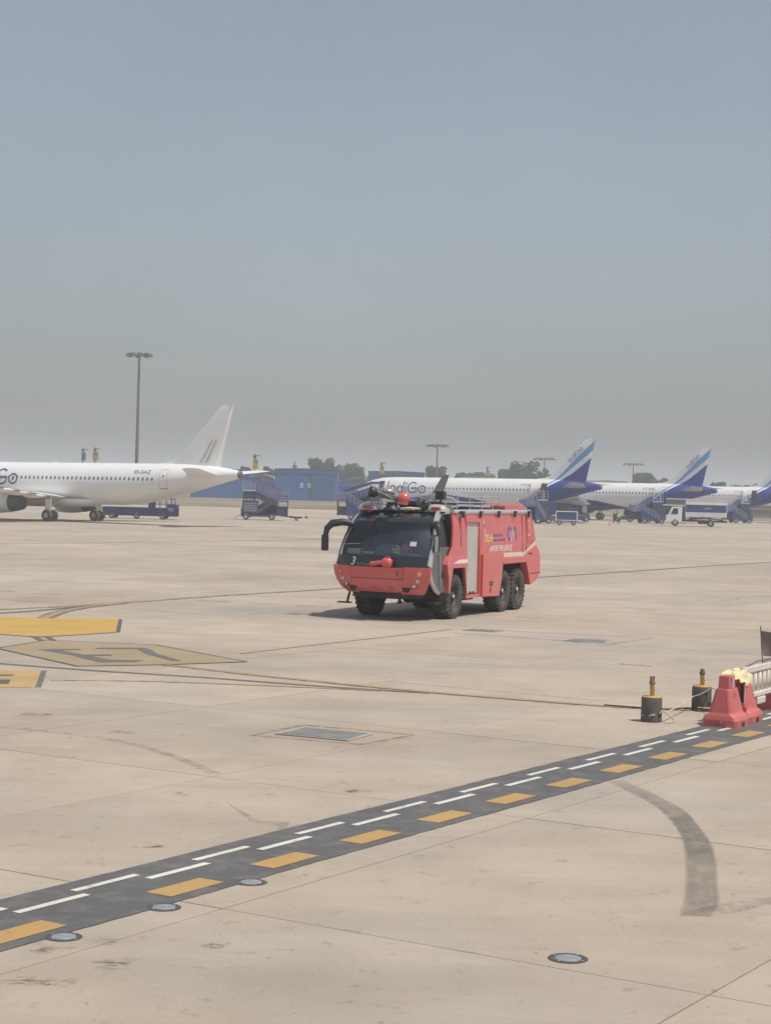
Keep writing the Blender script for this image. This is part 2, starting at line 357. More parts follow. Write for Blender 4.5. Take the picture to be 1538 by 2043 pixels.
def ribbon2(pts, wd):
    n = len(pts); vs = []
    for i, p in enumerate(pts):
        a = pts[max(i - 1, 0)]; b = pts[min(i + 1, n - 1)]; tx, ty = b[0] - a[0], b[1] - a[1]; l = math.hypot(tx, ty) or 1
        ww = wd[i] if isinstance(wd, (list, tuple)) else wd
        vs += [(p[0] - ty / l * ww / 2, p[1] + tx / l * ww / 2), (p[0] + ty / l * ww / 2, p[1] - tx / l * ww / 2)]
    return vs, [(2 * i, 2 * i + 1, 2 * i + 3, 2 * i + 2) for i in range(n - 1)]
def lin(tab, x):
    if x <= tab[0][0]: return tab[0][1]
    for (a, b), (c, d) in zip(tab, tab[1:]):
        if x <= c: return b + (d - b) * (x - a) / (c - a)
    return tab[-1][1]
# ================================================================== GROUND
b = MB(); S_ = 4000
b.add([(-S_, -300, -.03), (S_, -300, -.03), (S_, 6000, -.03), (-S_, 6000, -.03)], [(0, 1, 2, 3)])
apron = tag(b.build('apron', 'concrete_far', fix=False), kind='structure')
sealm = MB()
DU, DV = 6.5, 5.1; U0, V0 = 14.7, -10.92
sb = MB(); g_ = .016
sb.box((0, 0, -.03), (DU - g_, DV - g_, .06))
slab0 = None; nsl = 0
for i in range(-6, 40):
    for j in range(-26, 10):
        cu, cv = U0 + (i + .5) * DU, V0 + (j + .5) * DV
        c = UX * cu + VX * cv
        if c.y < 6 or c.y > 168 or abs(c.x) > c.y * .212 + 6.5: continue
        if slab0 is None:
            o = slab0 = sb.build('slab', 'concrete_slab', apron)
        else:
            o = slab0.copy(); col.objects.link(o); o.parent = apron
        sealm.add([(p.x, p.y, -.014) for p in [c + UX * (a_ * (DU / 2 - .02)) + VX * (b_ * (DV / 2 - .02)) for a_, b_ in ((-1, -1), (-1, 1), (1, 1), (1, -1))]] + [(p.x, p.y, -.014) for p in [c + UX * (a_ * (DU / 2)) + VX * (b_ * (DV / 2)) for a_, b_ in ((-1, -1), (-1, 1), (1, 1), (1, -1))]], [(0, 1, 5, 4), (1, 2, 6, 5), (2, 3, 7, 6), (3, 0, 4, 7)])
        o.location = (c.x, c.y, random.uniform(-.002, .001)); o.rotation_euler = (0, 0, GRID_A); nsl += 1
jo = sealm.build('joint_sealant', 'sealant', fix=False)
if jo.data.polygons[0].normal.z < 0: jo.data.flip_normals()
tag(jo, kind='structure')

def flat(name, pts, mat, z, parent=None):
    m = MB(); m.add([(p[0], p[1], z) for p in pts], [tuple(range(len(pts)))])
    o = m.build(name, mat, parent, fix=False)
    if o.data.polygons[0].normal.z < 0: o.data.flip_normals()
    return o
def flat_px(name, px, mat, z, parent=None): return flat(name, [G(*p) for p in px], mat, z, parent)
def smooth_px(px, n=6):                      # catmull-rom through points already on the ground
    P = [G(*p) for p in px]; out = []
    for i in range(len(P) - 1):
        p0, p1, p2, p3 = P[max(i - 1, 0)], P[i], P[i + 1], P[min(i + 2, len(P) - 1)]
        for k in range(n):
            t = k / n; out.append(.5 * ((2 * p1) + (p2 - p0) * t + (2 * p0 - 5 * p1 + 4 * p2 - p3) * t * t + (3 * p1 - p0 - 3 * p2 + p3) * t ** 3))
    return out + [P[-1]]
def line_px(name, px, wd, mat, z, parent=None, n=6):
    q = [(p.x, p.y) for p in smooth_px(px, n)]
    vs, fs = ribbon2(q, wd); m = MB(); m.add([(x, y, z) for x, y in vs], fs); o = m.build(name, mat, parent, fix=False)
    if o.data.polygons[0].normal.z < 0: o.data.flip_normals()
    return o
def uvrect(name, u0, u1, v0, v1, mat, z, parent=None):
    return flat(name, [UX * u0 + VX * v0, UX * u1 + VX * v0, UX * u1 + VX * v1, UX * u0 + VX * v1], mat, z, parent)

# the black painted road edge with its dashes
band = MB(); q = []
for k in range(0, 420):
    u = 4 + k * .14
    q.append((UX * u + VX * (-12.87 + random.uniform(-.007, .007) + .008 * math.sin(u * .9)) , UX * u + VX * (-11.45 + random.uniform(-.010, .010) + .012 * math.sin(u * .6))))
band.add([(p.x, p.y, .006) for pr in q for p in pr], [(2 * i, 2 * i + 1, 2 * i + 3, 2 * i + 2) for i in range(len(q) - 1)])
band = band.build('road_marking', 'band_black', fix=False)
if band.data.polygons[0].normal.z < 0: band.data.flip_normals()
tag(band, 'black painted strip with white and orange dashes crossing the foreground', kind='structure')
for k in range(-4, 20):
    uvrect('white_dash', 14.36 + 2 * k, 15.37 + 2 * k, -12.61, -12.515, 'paint_white', .0105, band)
    uvrect('white_dash', 13.30 + 2 * k, 14.33 + 2 * k, -12.40, -12.30, 'paint_white', .0105, band)
for k in range(-5, 22):
    sh_ = -.66 if k < 0 else 0
    uvrect('yellow_dash', 14.77 + 1.785 * k + sh_, 15.66 + 1.785 * k + sh_, -11.95, -11.62, 'paint_yellow', .0105, band)

# yellow pavement signs at the left
s1 = flat_px('pavement_sign', [(-90, 1229), (237, 1235.5), (231, 1262), (100, 1270), (60, 1270), (-90, 1258)], 'paint_yellow_bright', .006)
tag(s1, 'bright yellow painted pavement panel with a dark end bar', kind='structure')
flat_px('end_bar', [(237, 1235.5), (244, 1235.8), (240, 1262), (231, 1262)], 'paint_dark', .0062, s1)
line_px('edge_line', [(-90, 1259), (60, 1270.5), (100, 1270.5), (231, 1262.5)], .10, 'paint_dark_faded', .0115, s1, 2)
line_px('stem_line', [(66, 1270), (84, 1279)], .16, 'paint_dark_faded', .0105, s1, 2)
line_px('stem_line', [(92, 1270), (108, 1279)], .16, 'paint_dark_faded', .0105, s1, 2)
loz = [(-6, 1294), (90, 1278), (310, 1287), (492, 1321), (330, 1327), (155, 1330)]
s2 = flat_px('pavement_sign', loz, 'paint_yellow_faded', .006)
tag(s2, 'faded yellow pointed pavement sign with dark characters', kind='structure')
line_px('edge_line', [loz[0], loz[1], loz[2], loz[3]], .09, 'paint_dark_faded', .0105, s2, 1)
line_px('edge_line', [loz[3], loz[4], loz[5], loz[0]], .09, 'paint_dark_faded', .0115, s2, 1)
cz = lambda l: [(x / 2.746, 1180 + y / 2.746) for x, y in l]
E7 = [([(205, 320), (445, 317), (440, 323), (330, 324), (600, 376), (790, 380), (740, 390), (545, 391), (500, 380), (380, 350)], 0),
      ([(415, 350), (610, 348), (612, 355), (430, 357)], 0),
      ([(510, 318), (550, 310), (790, 311), (830, 322), (860, 345), (1000, 383), (940, 384), (800, 345), (750, 318)], 0)]
for l, _ in E7: flat_px('character', cz(l), 'paint_dark_faded', .0105 if l is not E7[1][0] else .0125, s2)
s3 = flat_px('pavement_sign', [(-90, 1336), (82, 1339), (70, 1372), (-90, 1374)], 'paint_yellow_pale', .006)
tag(s3, 'pale yellow pavement panel cut by the left edge with black bars', kind='structure')
flat_px('end_bar', [(82, 1339), (94, 1338), (82, 1372), (70, 1372)], 'paint_dark_faded', .0062, s3)
flat_px('character', [(-60, 1346.5), (27, 1347), (27, 1349.5), (-60, 1349)], 'paint_dark', .0105, s3)
flat_px('character', [(-60, 1357), (21, 1357), (17, 1365.5), (-60, 1365)], 'paint_dark', .0105, s3)

# taxi lines
tl = tag(line_px('taxi_line', [(330, 1327), (560, 1353), (860, 1382), (1200, 1409), (1300, 1414), (1440, 1420)], .34, 'line_faint', .006), kind='structure')
line_px('yellow_line', [(330, 1327), (560, 1353), (860, 1382), (1200, 1409), (1300, 1414), (1440, 1420)], .13, 'paint_yellow_pale', .0105, tl)
tl = tag(line_px('taxi_line', [(-60, 1320), (180, 1338), (400, 1352), (640, 1370), (858, 1383.5)], .22, 'paint_dark_faded', .0065), kind='structure')
tl = tag(line_px('taxi_line', [(100, 1358), (330, 1361), (560, 1370), (760, 1379)], .16, 'line_faint', .0071), kind='structure')
line_px('yellow_line', [(330, 1361.6), (560, 1370.4), (760, 1379.4)], .06, 'paint_yellow_pale', .0115, tl)
tl = tag(line_px('taxi_line', [(-60, 1219), (120, 1211), (230, 1204), (330, 1197), (460, 1188), (640, 1177), (760, 1168)], .42, 'line_faint', .006), kind='structure')
line_px('yellow_line', [(120, 1211), (230, 1204), (330, 1197)], .16, 'paint_yellow_pale', .0105, tl)
tl = tag(line_px('taxi_line', [(88, 1234), (120, 1222), (170, 1212), (240, 1204)], .55, 'line_faint', .0068), kind='structure')
line_px('yellow_line', [(88, 1234), (120, 1222), (170, 1212), (240, 1204)], .25, 'paint_yellow_faded', .0115, tl)
tag(line_px('taxi_line', [(-60, 1227), (60, 1220), (170, 1210), (250, 1204)], .30, 'paint_dark_faded', .0076), kind='structure')
tag(line_px('taxi_line', [(-80, 1086), (200, 1083), (500, 1079), (700, 1075)], .45, 'line_faint', .006), kind='structure')
tag(line_px('taxi_line', [(520, 1071.5), (600, 1074), (690, 1076)], .8, 'paint_yellow_faded', .0085), kind='structure')
tag(line_px('taxi_line', [(1060, 1153), (1200, 1144), (1400, 1130.5), (1600, 1118)], .38, 'paint_dark_faded', .006), kind='structure')
tag(line_px('joint_repair', [(480, 1305), (640, 1286), (800, 1268), (900, 1256)], .07, 'paint_dark', .006), kind='structure')
# short worn dashes scattered in the middle distance
for p in [((62, 1184), (140, 1187)), ((200, 1190), (248, 1192)), ((395, 1199), (460, 1200.5)), ((495, 1205), (552, 1206.5)), ((595, 1209), (660, 1211)), ((1090, 1162), (1165, 1164)), ((1025, 1231), (1090, 1233)), ((1235, 1325), (1300, 1330)), ((1440, 1198), (1475, 1196)), ((-5, 1179), (30, 1181))]:
    tag(line_px('worn_dash', [p[0], ((p[0][0] + p[1][0]) / 2, (p[0][1] + p[1][1]) / 2), p[1]], .17, 'line_faint', .006), kind='structure')
# resealed curve of the old cable trench
c7 = lambda l: [(1000 + x / 2.859, 1440 + y / 2.859) for x, y in l]
Lp = [(600, 340), (740, 410), (870, 480), (945, 545), (1000, 610), (1030, 670), (1045, 735), (1052, 850), (1050, 980), (1022, 1100), (1090, 1110)]
Rp = [(700, 335), (830, 395), (950, 455), (1030, 500), (1085, 545), (1150, 630), (1200, 710), (1228, 810), (1236, 930), (1242, 1040), (1195, 1113)]
Lg = smooth_px(c7(Lp)); Rg = smooth_px(c7(Rp)); m = MB(); rows = []; fv = []
nl = len(Lg) - 1
for i, (a, c) in enumerate(zip(Lg, Rg)):
    d = c - a; ja, jc = random.uniform(-.006, .006), random.uniform(-.008, .008); row = []
    for k in range(10):
        t = -.03 + 1.06 * k / 9; p = a + d * t; row.append((p.x + ja, p.y + jc, .006))
        e = min(1, .15 + 7.5 * min(k, 9 - k) / 9) * (.92 + .08 * math.cos(k * 2.1 + 1)); q = i / nl
        fv.append(e * lin([(0, .25), (.15, .55), (.45, .95), (.62, 1.0), (.64, .72), (.9, .62), (1, .35)], q))
    rows.append(row)
m.grid(rows, smooth=False); tp = m.build('trench_patch', 'trench_seal', fix=False)
fa = tp.data.attributes.new('fade', 'FLOAT', 'POINT'); fa.data.foreach_set('value', fv)
if tp.data.polygons[0].normal.z < 0: tp.data.flip_normals()
tag(tp, kind='structure')
tag(flat_px('trench_patch', c7([(1022, 1100), (1242, 1040), (1400, 1018), (1545, 1000), (1700, 985), (1700, 1022), (1540, 1042), (1400, 1078), (1280, 1102), (1180, 1118), (1090, 1108)]), 'patch_pale', .0048), kind='structure')
tag(flat_px('trench_patch', [(300, 1722), (420, 1702), (500, 1690), (560, 1650), (500, 1640), (450, 1600), (520, 1640), (580, 1640), (560, 1668), (480, 1712), (330, 1735)], 'patch_pale', .0044), kind='structure')
tag(line_px('trench_patch', [(-30, 1448), (150, 1466), (260, 1484), (360, 1515), (430, 1545)], [.20] * 25, 'patch_pale', .005), kind='structure')
# scuffs: flat scraped stains with their own ragged outline
rs = random.Random(3)
# chipped edges along the slab joints and loose specks
for k in range(150):
    if k % 2:
        cu, cv = rs.uniform(10, 60), V0 + DV * rs.randint(-8, 3)
    else:
        cu, cv = U0 + DU * rs.randint(-1, 6), rs.uniform(-30, 4)
    if k % 5 == 0: cu, cv = rs.uniform(8, 55), rs.uniform(-30, 4)
    c = UX * cu + VX * cv
    if c.y < 11 or abs(c.x) > c.y * .215: continue
    r0 = rs.uniform(.02, .07); al = rs.uniform(1, 3.2); th_ = GRID_A + (1.57 if k % 2 == 0 else 0)
    flat('chip', [(c.x + r0 * rs.uniform(.5, 1) * (al * math.cos(t) * math.cos(th_) - math.sin(t) * math.sin(th_)), c.y + r0 * rs.uniform(.5, 1) * (al * math.cos(t) * math.sin(th_) + math.sin(t) * math.cos(th_))) for t in [2 * math.pi * i / 9 for i in range(9)]], 'stain_dark', .0043, apron)
sc_px = [(110, 1895, 60, 5), (205, 1878, 40, 5), (85, 1960, 90, 7), (240, 1925, 70, 8), (430, 1888, 45, 5), (520, 1862, 25, 4), (900, 1690, 25, 4), (1165, 1652, 28, 2.5), (1195, 1651, 18, 2.5), (1222, 1652, 13, 2), (1250, 1654, 10, 2), (1275, 1658, 14, 2),
         (1448, 1668, 12, 2), (1300, 1786, 11, 3.5), (1218, 1838, 10, 3), (1510, 1506, 12, 2), (175, 1724, 22, 3), (350, 1583, 35, 4), (660, 1568, 28, 3), (700, 1580, 35, 4), (735, 1578, 20, 4), (245, 1461, 40, 3), (70, 1425, 50, 2.5), (365, 1468, 18, 2.5), (940, 1441, 12, 2), (890, 1439, 10, 1.5), (1060, 1412, 18, 2), (1480, 1742, 20, 4), (780, 1905, 12, 3), (640, 1935, 10, 3), (390, 1700, 30, 3), (540, 1585, 30, 3), (300, 1690, 40, 3), (60, 1780, 20, 3)]
for (x, y, w_, h_) in sc_px:
    for k in range(5 if w_ > 30 else 1):
        cx, cy = x + rs.uniform(-w_ * .5, w_ * .5) * (w_ > 30), y + rs.uniform(-h_, h_) * (w_ > 30); ww, hh = w_ * rs.uniform(.35, .75), h_ * rs.uniform(.6, 1.2)
        pts = [(cx + ww * math.cos(t * math.pi / 7) * rs.uniform(.6, 1.1) + hh * .8 * math.sin(t * math.pi / 7) , cy - hh * math.sin(t * math.pi / 7) * rs.uniform(.5, 1.1)) for t in range(14)]
        flat_px('scuff', pts, 'stain_dark', .0046 + .0001 * k, apron)

# drain grates
def grate(px, bars, label, red=None):
    P = [G(*p) for p in px]; c = sum(P, Vector()) / 4
    r_ = empty('drain_grate', (c.x, c.y, 0)); tag(r_, label, 'drain grate')
    P = [p - c for p in P]
    def quad(sc): return [p * sc for p in P]
    m = MB(); o_, i_ = quad(1.10), quad(1.0)
    for k in range(4):
        a, b_, c_, d = o_[k], o_[(k + 1) % 4], i_[(k + 1) % 4], i_[k]
        m.add([(a.x, a.y, .004), (b_.x, b_.y, .004), (c_.x, c_.y, .004), (d.x, d.y, .004), (a.x, a.y, .02), (b_.x, b_.y, .02), (c_.x, c_.y, .02), (d.x, d.y, .02)],
              [(4, 5, 6, 7), (0, 1, 5, 4), (3, 7, 6, 2)])
    m.build('frame', 'frame_pale', r_)
    m = MB(); m.add([(p.x, p.y, .005) for p in i_], [(0, 1, 2, 3)]); m.build('pit', 'chassis', r_, fix=False)
    for k in range(bars):
        t = (k + .5) / bars
        a = P[0].lerp(P[1], t); b_ = P[3].lerp(P[2], t); m = MB()
        m.bar((a.x, a.y, .016), (b_.x, b_.y, .016), (P[1] - P[0]).length / bars * .62, .018); m.build('bar', 'grate_steel', r_)
    if red:
        l = [p for p in red]
        rl = MB()
        for k in range(4):
            a, b_ = G(*l[k]), G(*l[(k + 1) % 4]); vs, fs = ribbon2([(a.x, a.y), (b_.x, b_.y)], .11); rl.add([(x, y, .006 + .0012 * k) for x, y in vs], fs)
        tag(rl.build('red_outline', 'red_faint', fix=False), kind='structure')
    return r_
grate([(606, 1454), (736, 1466), (690, 1478.5), (558, 1466)], 16, 'large steel drain grate inside a faded red painted outline', [(502, 1468), (606, 1447), (826, 1467), (720, 1486)])
grate([(1140, 1276), (1212, 1278.5), (1204, 1282.5), (1126, 1279.5)], 10, 'small dark steel drain grate between the fire engine and the bollards')
grate([(944, 1256), (1002, 1259), (985, 1261.5), (925, 1258)], 8, 'small dark steel drain grate just below the fire engine shadow')
tag(line_px('red_outline', [(1205, 1287), (1250, 1281), (1302, 1273.5)], .09, 'red_faint', .006), kind='structure')
tag(line_px('red_outline', [(990, 1257.5), (1140, 1266), (1302, 1273.5)], .07, 'line_faint', .0071), kind='structure')
tag(line_px('red_outline', [(905, 1264), (1050, 1273), (1205, 1287)], .07, 'line_faint', .0082), kind='structure')

# inset pavement lights
def inset_light(x, y, label, d=.345):
    g = G(x, y); r_ = empty('inset_light', (g.x, g.y, 0), random.uniform(0, 3)); tag(r_, label, 'pavement light', 'inset lights in the concrete')
    k = d / .37
    m = MB(); m.lathe([(.185 * k, .003), (.18 * k, .007), (.132 * k, .008), (.126 * k, .005), (0.0001, .005)], 32); m.build('rim', 'rim_dark', r_)
    m = MB(); m.lathe([(.124 * k, .0055), (.118 * k, .010), (.07 * k, .014), (0.0001, .0145)], 28); m.build('lens', 'lens_grey', r_)
    for a in range(4):
        m = MB(); m.lathe([(.010, .007), (.010, .011), (.0001, .011)], 8, c=(.152 * k * math.cos(a * 1.571), .152 * k * math.sin(a * 1.571), 0)); m.build('bolt', 'frame_pale', r_)
inset_light(127, 1870.5, 'inset light beside the leftmost orange dash')
inset_light(327, 1811.5, 'middle inset light of the three along the black strip')
inset_light(501, 1761.5, 'inset light farthest up the black strip edge')
inset_light(1133, 1913.5, 'lone inset light in bare concrete at lower right', .365)

# dry grass strip and things beyond the apron
gs = MB(); xs = [-200 + 20 * i for i in range(31)]
gs.grid([[(x, 338 + 4 * math.sin(x * .05), .02) for x in xs], [(x, 380, .05) for x in xs], [(x, 900, .05) for x in xs]], smooth=False)
gso = gs.build('grass_strip', 'dry_grass', fix=False)
if gso.data.polygons[0].normal.z < 0: gso.data.flip_normals()
tag(gso, kind='structure')
for yy, wd, mt in ((405, 9, 'concrete_far'), (455, 5, 'patch_grey')):
    m = MB(); m.add([(-220, yy, .07), (420, yy, .07), (420, yy + wd, .07), (-220, yy + wd, .07)], [(0, 1, 2, 3)]); tag(m.build('service_road', mt, fix=False), kind='structure')
# ================================================================== FIRE ENGINE
PHI = R(23.7)
hd = Vector((-math.sin(PHI), -math.cos(PHI), 0)); lf = Vector((math.cos(PHI), -math.sin(PHI), 0))
tloc = Vector((2.315, 60.1, 0)) - lf * 1.62
FT = empty('fire_engine', tloc, math.atan2(hd.y, hd.x))
tag(FT, 'red six-wheeled airport fire engine with black windscreen parked on the concrete apron', 'fire engine')
Xb = [(.80, 2.22), (.95, 2.42), (1.15, 2.55), (1.4, 2.62), (1.72, 2.66)]
Xg = [(1.66, 2.56), (2.0, 2.52), (2.3, 2.42), (2.6, 2.26), (2.9, 2.03), (3.1, 1.80), (3.25, 1.52), (3.36, 1.18), (3.44, .75), (3.50, .1)]
Hb = [(.80, 1.28), (.95, 1.44), (1.15, 1.56), (1.4, 1.66), (1.72, 1.69)]
Hg = [(1.66, 1.63), (2.3, 1.60), (2.7, 1.55), (3.0, 1.48), (3.25, 1.38), (3.40, 1.30), (3.5, 1.22)]
def fpt(z, t, X, H, off=0.0):
    hw = lin(H, z); return Vector((lin(X, z) - .40 * abs(t) ** 2.6 + off, t * hw, z))
def fpanel(name, z0, z1, t0, t1, X, H, mat, off=0.0, th=-.04, nz=5, nn=14, parent=FT):
    rows = [[fpt(z0 + (z1 - z0) * i / nz, t0 + (t1 - t0) * j / nn, X, H, off) for j in range(nn + 1)] for i in range(nz + 1)]
    m = MB(); m.slab(rows, (th, 0, 0)); return m.build(name, mat, parent)
# bumper
fpanel('bumper_corner', .84, 1.71, -1.0, -.585, Xb, Hb, 'fire_red')
fpanel('bumper_corner', .84, 1.72, .52, 1.0, Xb, Hb, 'fire_red')
hatch = fpanel('bumper_hatch', 1.345, 1.695, -.575, .51, Xb, Hb, 'fire_red', .012)
fpanel('bumper_lower', .90, 1.325, -.582, .517, Xb, Hb, 'fire_red', -.004)
fpanel('bumper_gap', .92, 1.69, -.95, .95, Xb, Hb, 'black_plastic', -.07, -.03)
m = MB(); m.bar((2.70, .73, 1.42), (2.70, .73, 1.62), .02); m.build('handle', 'black_plastic', hatch)
# windscreen
ws = fpanel('windscreen', 2.04, 3.12, -.965, .965, Xg, Hg, 'windscreen', 0, -.012, 8, 20)
band_ = fpanel('windscreen_band', 1.66, 2.035, -.97, .97, Xg, Hg, 'black_gloss', 0.004, -.03)
fpanel('windscreen_header', 3.125, 3.46, -.97, .97, Xg, Hg, 'black_gloss', 0.004, -.03, 8, 16)
m = MB(); m.add([], []); 
rows = [[(x, s * 1.2, 3.46 + .05 * (1 - (s) ** 2)) for s in (-1, -.6, -.2, .2, .6, 1)] for x in (.75, .3, -.2, -.6)]
MB().slab(rows, (0, 0, -.04)).build('cab_roof', 'black_gloss', FT)
# silver pillars
for s in (1, -1):
    pl = [(-.35, 3.49), (.15, 3.49), (.55, 3.44), (.95, 3.31), (1.25, 3.13), (1.5, 2.9), (1.7, 2.62), (1.9, 2.3), (2.06, 2.0), (2.17, 1.74)]
    wid = [.17, .19, .21, .22, .21, .18, .13, .10, .14, .17]
    m = MB(); A = []; B = []
    for i, (x, z) in enumerate(pl):
        a = pl[max(0, i - 1)]; c = pl[min(len(pl) - 1, i + 1)]; tx, tz = c[0] - a[0], c[1] - a[1]; l = math.hypot(tx, tz); nx, nz_ = -tz / l, tx / l
        y = s * (lin(Hg, z) + .015)
        A.append((x + nx * wid[i] * .6, y - s * .03, z + nz_ * wid[i] * .6)); B.append((x - nx * wid[i] * .5, y + s * .012, z - nz_ * wid[i] * .5))
    m.slab([A, B], (0, -s * .05, 0), smooth=True); m.build('pillar_trim', 'silver', FT)
    pl2 = [(2.19, 1.73), (2.12, 1.5), (1.92, 1.22), (1.6, .98), (1.30, .86)]
    m = MB(); A = [(x + .03, s * (1.60 + .0 * z), z - .03) for x, z in pl2]; B = [(x - .045, s * 1.645, z + .03) for x, z in pl2]
    m.slab([A, B], (0, -s * .06, 0)); m.build('lower_trim', 'shutter', FT)
# side panels from (z, x_front, x_back) levels
def side(name, lv, mat, y=1.62, s=1, th=.05, yf=None, parent=FT):
    rows = []
    for z, xf, xb in lv:
        yy = (yf(z) if yf else y) * s
        rows.append([(xf + (xb - xf) * k / 3, yy, z) for k in range(4)])
    m = MB(); m.slab(rows, (0, -th * s, 0), smooth=False); return m.build(name, mat, parent)
cabY = lambda z: lin(Hg, z) - .02
for s in (1, -1):
    side('door_window', [(2.36, 1.86, .36), (2.6, 1.68, .30), (2.85, 1.48, .24), (3.05, 1.24, .19), (3.2, .98, .15), (3.34, .60, .1)], 'side_glass', s=s, th=.012, yf=lambda z: cabY(z) - .05)
    dr = side('door', [(.9, 1.22, .58), (1.1, 1.6, .62), (1.37, 1.90, .70), (1.6, 2.05, .80), (1.78, 2.08, .88), (2.06, 1.98, .60), (2.35, 1.86, .36)], 'door_panel', s=s, y=1.53, th=.04)
    m = MB(); m.bar((1.15, 1.56 * s, 1.15), (1.25, 1.56 * s, 2.15), .035); m.build('grab_rail', 'silver', dr)
    m = MB(); m.box((.95, 1.55 * s, 1.45), (.08, .04, .16)); m.build('door_latch', 'black_plastic', dr)
    side('cab_rear_panel', [(2.06, .60, -.93), (2.33, .36, -.93), (2.8, .25, -.93), (3.1, .17, -.93), (3.38, .05, -.93)], 'fire_red', s=s, th=.06, yf=lambda z: 1.64 if z < 2.4 else lin([(2.4, 1.64), (3.0, 1.60), (3.38, 1.50)], z))
    m = MB(); m.bar((-.42, 1.635 * s, 2.36), (-.42, 1.56 * s, 3.34), .05, .025); m.build('panel_gap', 'black_plastic', FT)
    side('fender', [(1.66, .86, -.88), (1.79, .90, -.93), (1.92, .80, -.93), (2.06, .62, -.93)], 'fire_red', s=s, yf=lambda z: 1.70 - max(0, z - 1.79) * .22, th=.3)
    side('fender_leg', [(.86, .70, .60), (1.10, .70, .56), (1.37, .72, .46), (1.66, .86, .34)], 'fire_red', s=s, y=1.69, th=.25)
    side('fender_stripe', [(1.80, .35, -.92), (1.86, .10, -.92), (1.92, -.2, -.92)], 'cream', s=s, yf=lambda z: 1.706 - max(0, z - 1.79) * .22, th=.006)
    side('rear_wheelarch_panel', [(.74, -1.06, -1.0 - .02), (1.2, -.93, -1.02), (1.66, -.80, -1.02), (2.06, -.80, -1.02)], 'fire_red', s=s, y=1.635, th=.1)
    # locker with the roller shutter
    side('shutter_frame', [(3.13, -.935, -2.2), (3.40, -.935, -2.2)], 'fire_red', s=s, yf=lambda z: 1.60 if z < 3.2 else 1.56, th=.1)
    side('shutter_post', [(.62, -2.2, -2.33), (2.06, -2.2, -2.33), (3.40, -2.2, -2.33)], 'fire_red', s=s, yf=lambda z: 1.625 if z < 2.2 else lin([(2.2, 1.625), (3.4, 1.56)], z), th=.1)
    side('shutter_post', [(2.07, -.935, -1.02), (3.12, -.935, -1.02)], 'fire_red', s=s, yf=lambda z: 1.625 if z < 2.4 else 1.60, th=.1)
    m = MB(); n_ = 46; rows = []
    for k in range(n_ * 2 + 1):
        z = .76 + (3.12 - .76) * k / (n_ * 2); rows.append([(-1.02, s * (1.53 + .006 * (k % 2)), z), (-2.2, s * (1.53 + .006 * (k % 2)), z)])
    m.slab(rows, (0, -s * .03, 0), smooth=False); sh = m.build('roller_shutter', 'shutter', FT)
    m = MB(); m.box((-1.6, 1.565 * s, .80), (1.1, .03, .06)); m.build('shutter_bar', 'silver', sh)
    m = MB(); m.box((-1.6, 1.56 * s, .68), (1.2, .14, .12)); m.build('locker_sill', 'fire_red', FT)
    for xx in (-1.45, -1.75):
        m = MB(); m.box((xx, 1.59 * s, .80), (.16, .03, .05)); m.build('shutter_handle', 'black_plastic', sh)
    # side locker panel, proud
    m = MB(); m.prism([(-2.34, .62), (-2.34, 2.05), (-4.36, 2.05), (-4.20, 1.2), (-3.98, .58)], s * 1.50, s * 1.70); lp = m.build('side_locker', 'fire_red', FT, bevel=.02)
    m = MB(); m.box((-3.15, 1.705 * s, 1.08), (.34, .02, .06)); m.box((-3.12, 1.705 * s, .99), (.26, .02, .05)); m.box((-3.08, 1.705 * s, .82), (.07, .02, .16)); m.build('vent', 'black_plastic', lp)
    # upper body side
    up = side('body_side', [(1.86, -2.335, -7.55), (2.33, -2.335, -7.92), (2.6, -2.335, -7.85), (3.0, -2.335, -7.68), (3.40, -2.335, -7.46)], 'fire_red', s=s, yf=lambda z: 1.62 if z < 2.4 else lin([(2.4, 1.62), (3.4, 1.555)], z), th=.08)
    side('rear_recess', [(2.36, -6.98, -7.62), (3.28, -6.98, -7.34)], 'fire_red_matte', s=s, yf=lambda z: lin([(2.4, 1.632), (3.4, 1.574)], z), th=.01, parent=up)
    for xx in (-6.45, -6.85):
        m = MB(); m.bar((xx, 1.63 * s, 2.0), (xx, 1.565 * s, 3.36), .025, .02); m.build('panel_gap', 'chassis', up)
    side('body_stripe', [(1.90, -4.40, -6.70), (2.05, -4.40, -6.62)], 'cream', s=s, y=1.632, th=.008, parent=up)
    m = MB(); m.add([(-6.62, s * 1.633, 2.05), (-6.70, s * 1.633, 1.90), (-7.86, s * 1.633, 2.30), (-7.84, s * 1.633, 2.45)], [(0, 1, 2, 3)]); m.build('body_stripe', 'cream', up)
    # rear fender
    m = MB(); m.prism([(-4.36, 1.66), (-4.36, 1.88), (-6.45, 1.90), (-7.75, 2.27), (-8.10, 2.08), (-8.24, 1.85), (-8.27, 1.25), (-7.9, 1.0), (-7.2, .84), (-7.02, 1.2), (-6.74, 1.67)], s * 1.40, s * 1.69); rf = m.build('rear_fender', 'fire_red', FT, bevel=.03)
    m = MB(); m.bar((-7.12, 1.695 * s, 1.26), (-8.25, 1.695 * s, 1.26), .012, .02); m.build('panel_gap', 'chassis', rf)
    m = MB(); m.box((-7.1, 1.65 * s, 1.98), (.3, .12, .05)); m.build('vent', 'black_plastic', rf)
    # roof edge
    m = MB(); m.tube([(-.3, 1.36 * s, 3.47), (-.6, 1.5 * s, 3.46), (-1.0, 1.52 * s, 3.46), (-7.35, 1.52 * s, 3.46)], .085, 10); m.build('roof_edge_trim', 'silver', FT)
    for xx in (-.55, -2.2, -3.95, -5.6, -7.05):
        m = MB(); m.box((xx, 1.60 * s, 3.46), (.20, .12, .08)); m.box((xx, 1.62 * s, 3.36), (.07, .06, .16)); m.build('scene_lamp', 'black_plastic', FT)
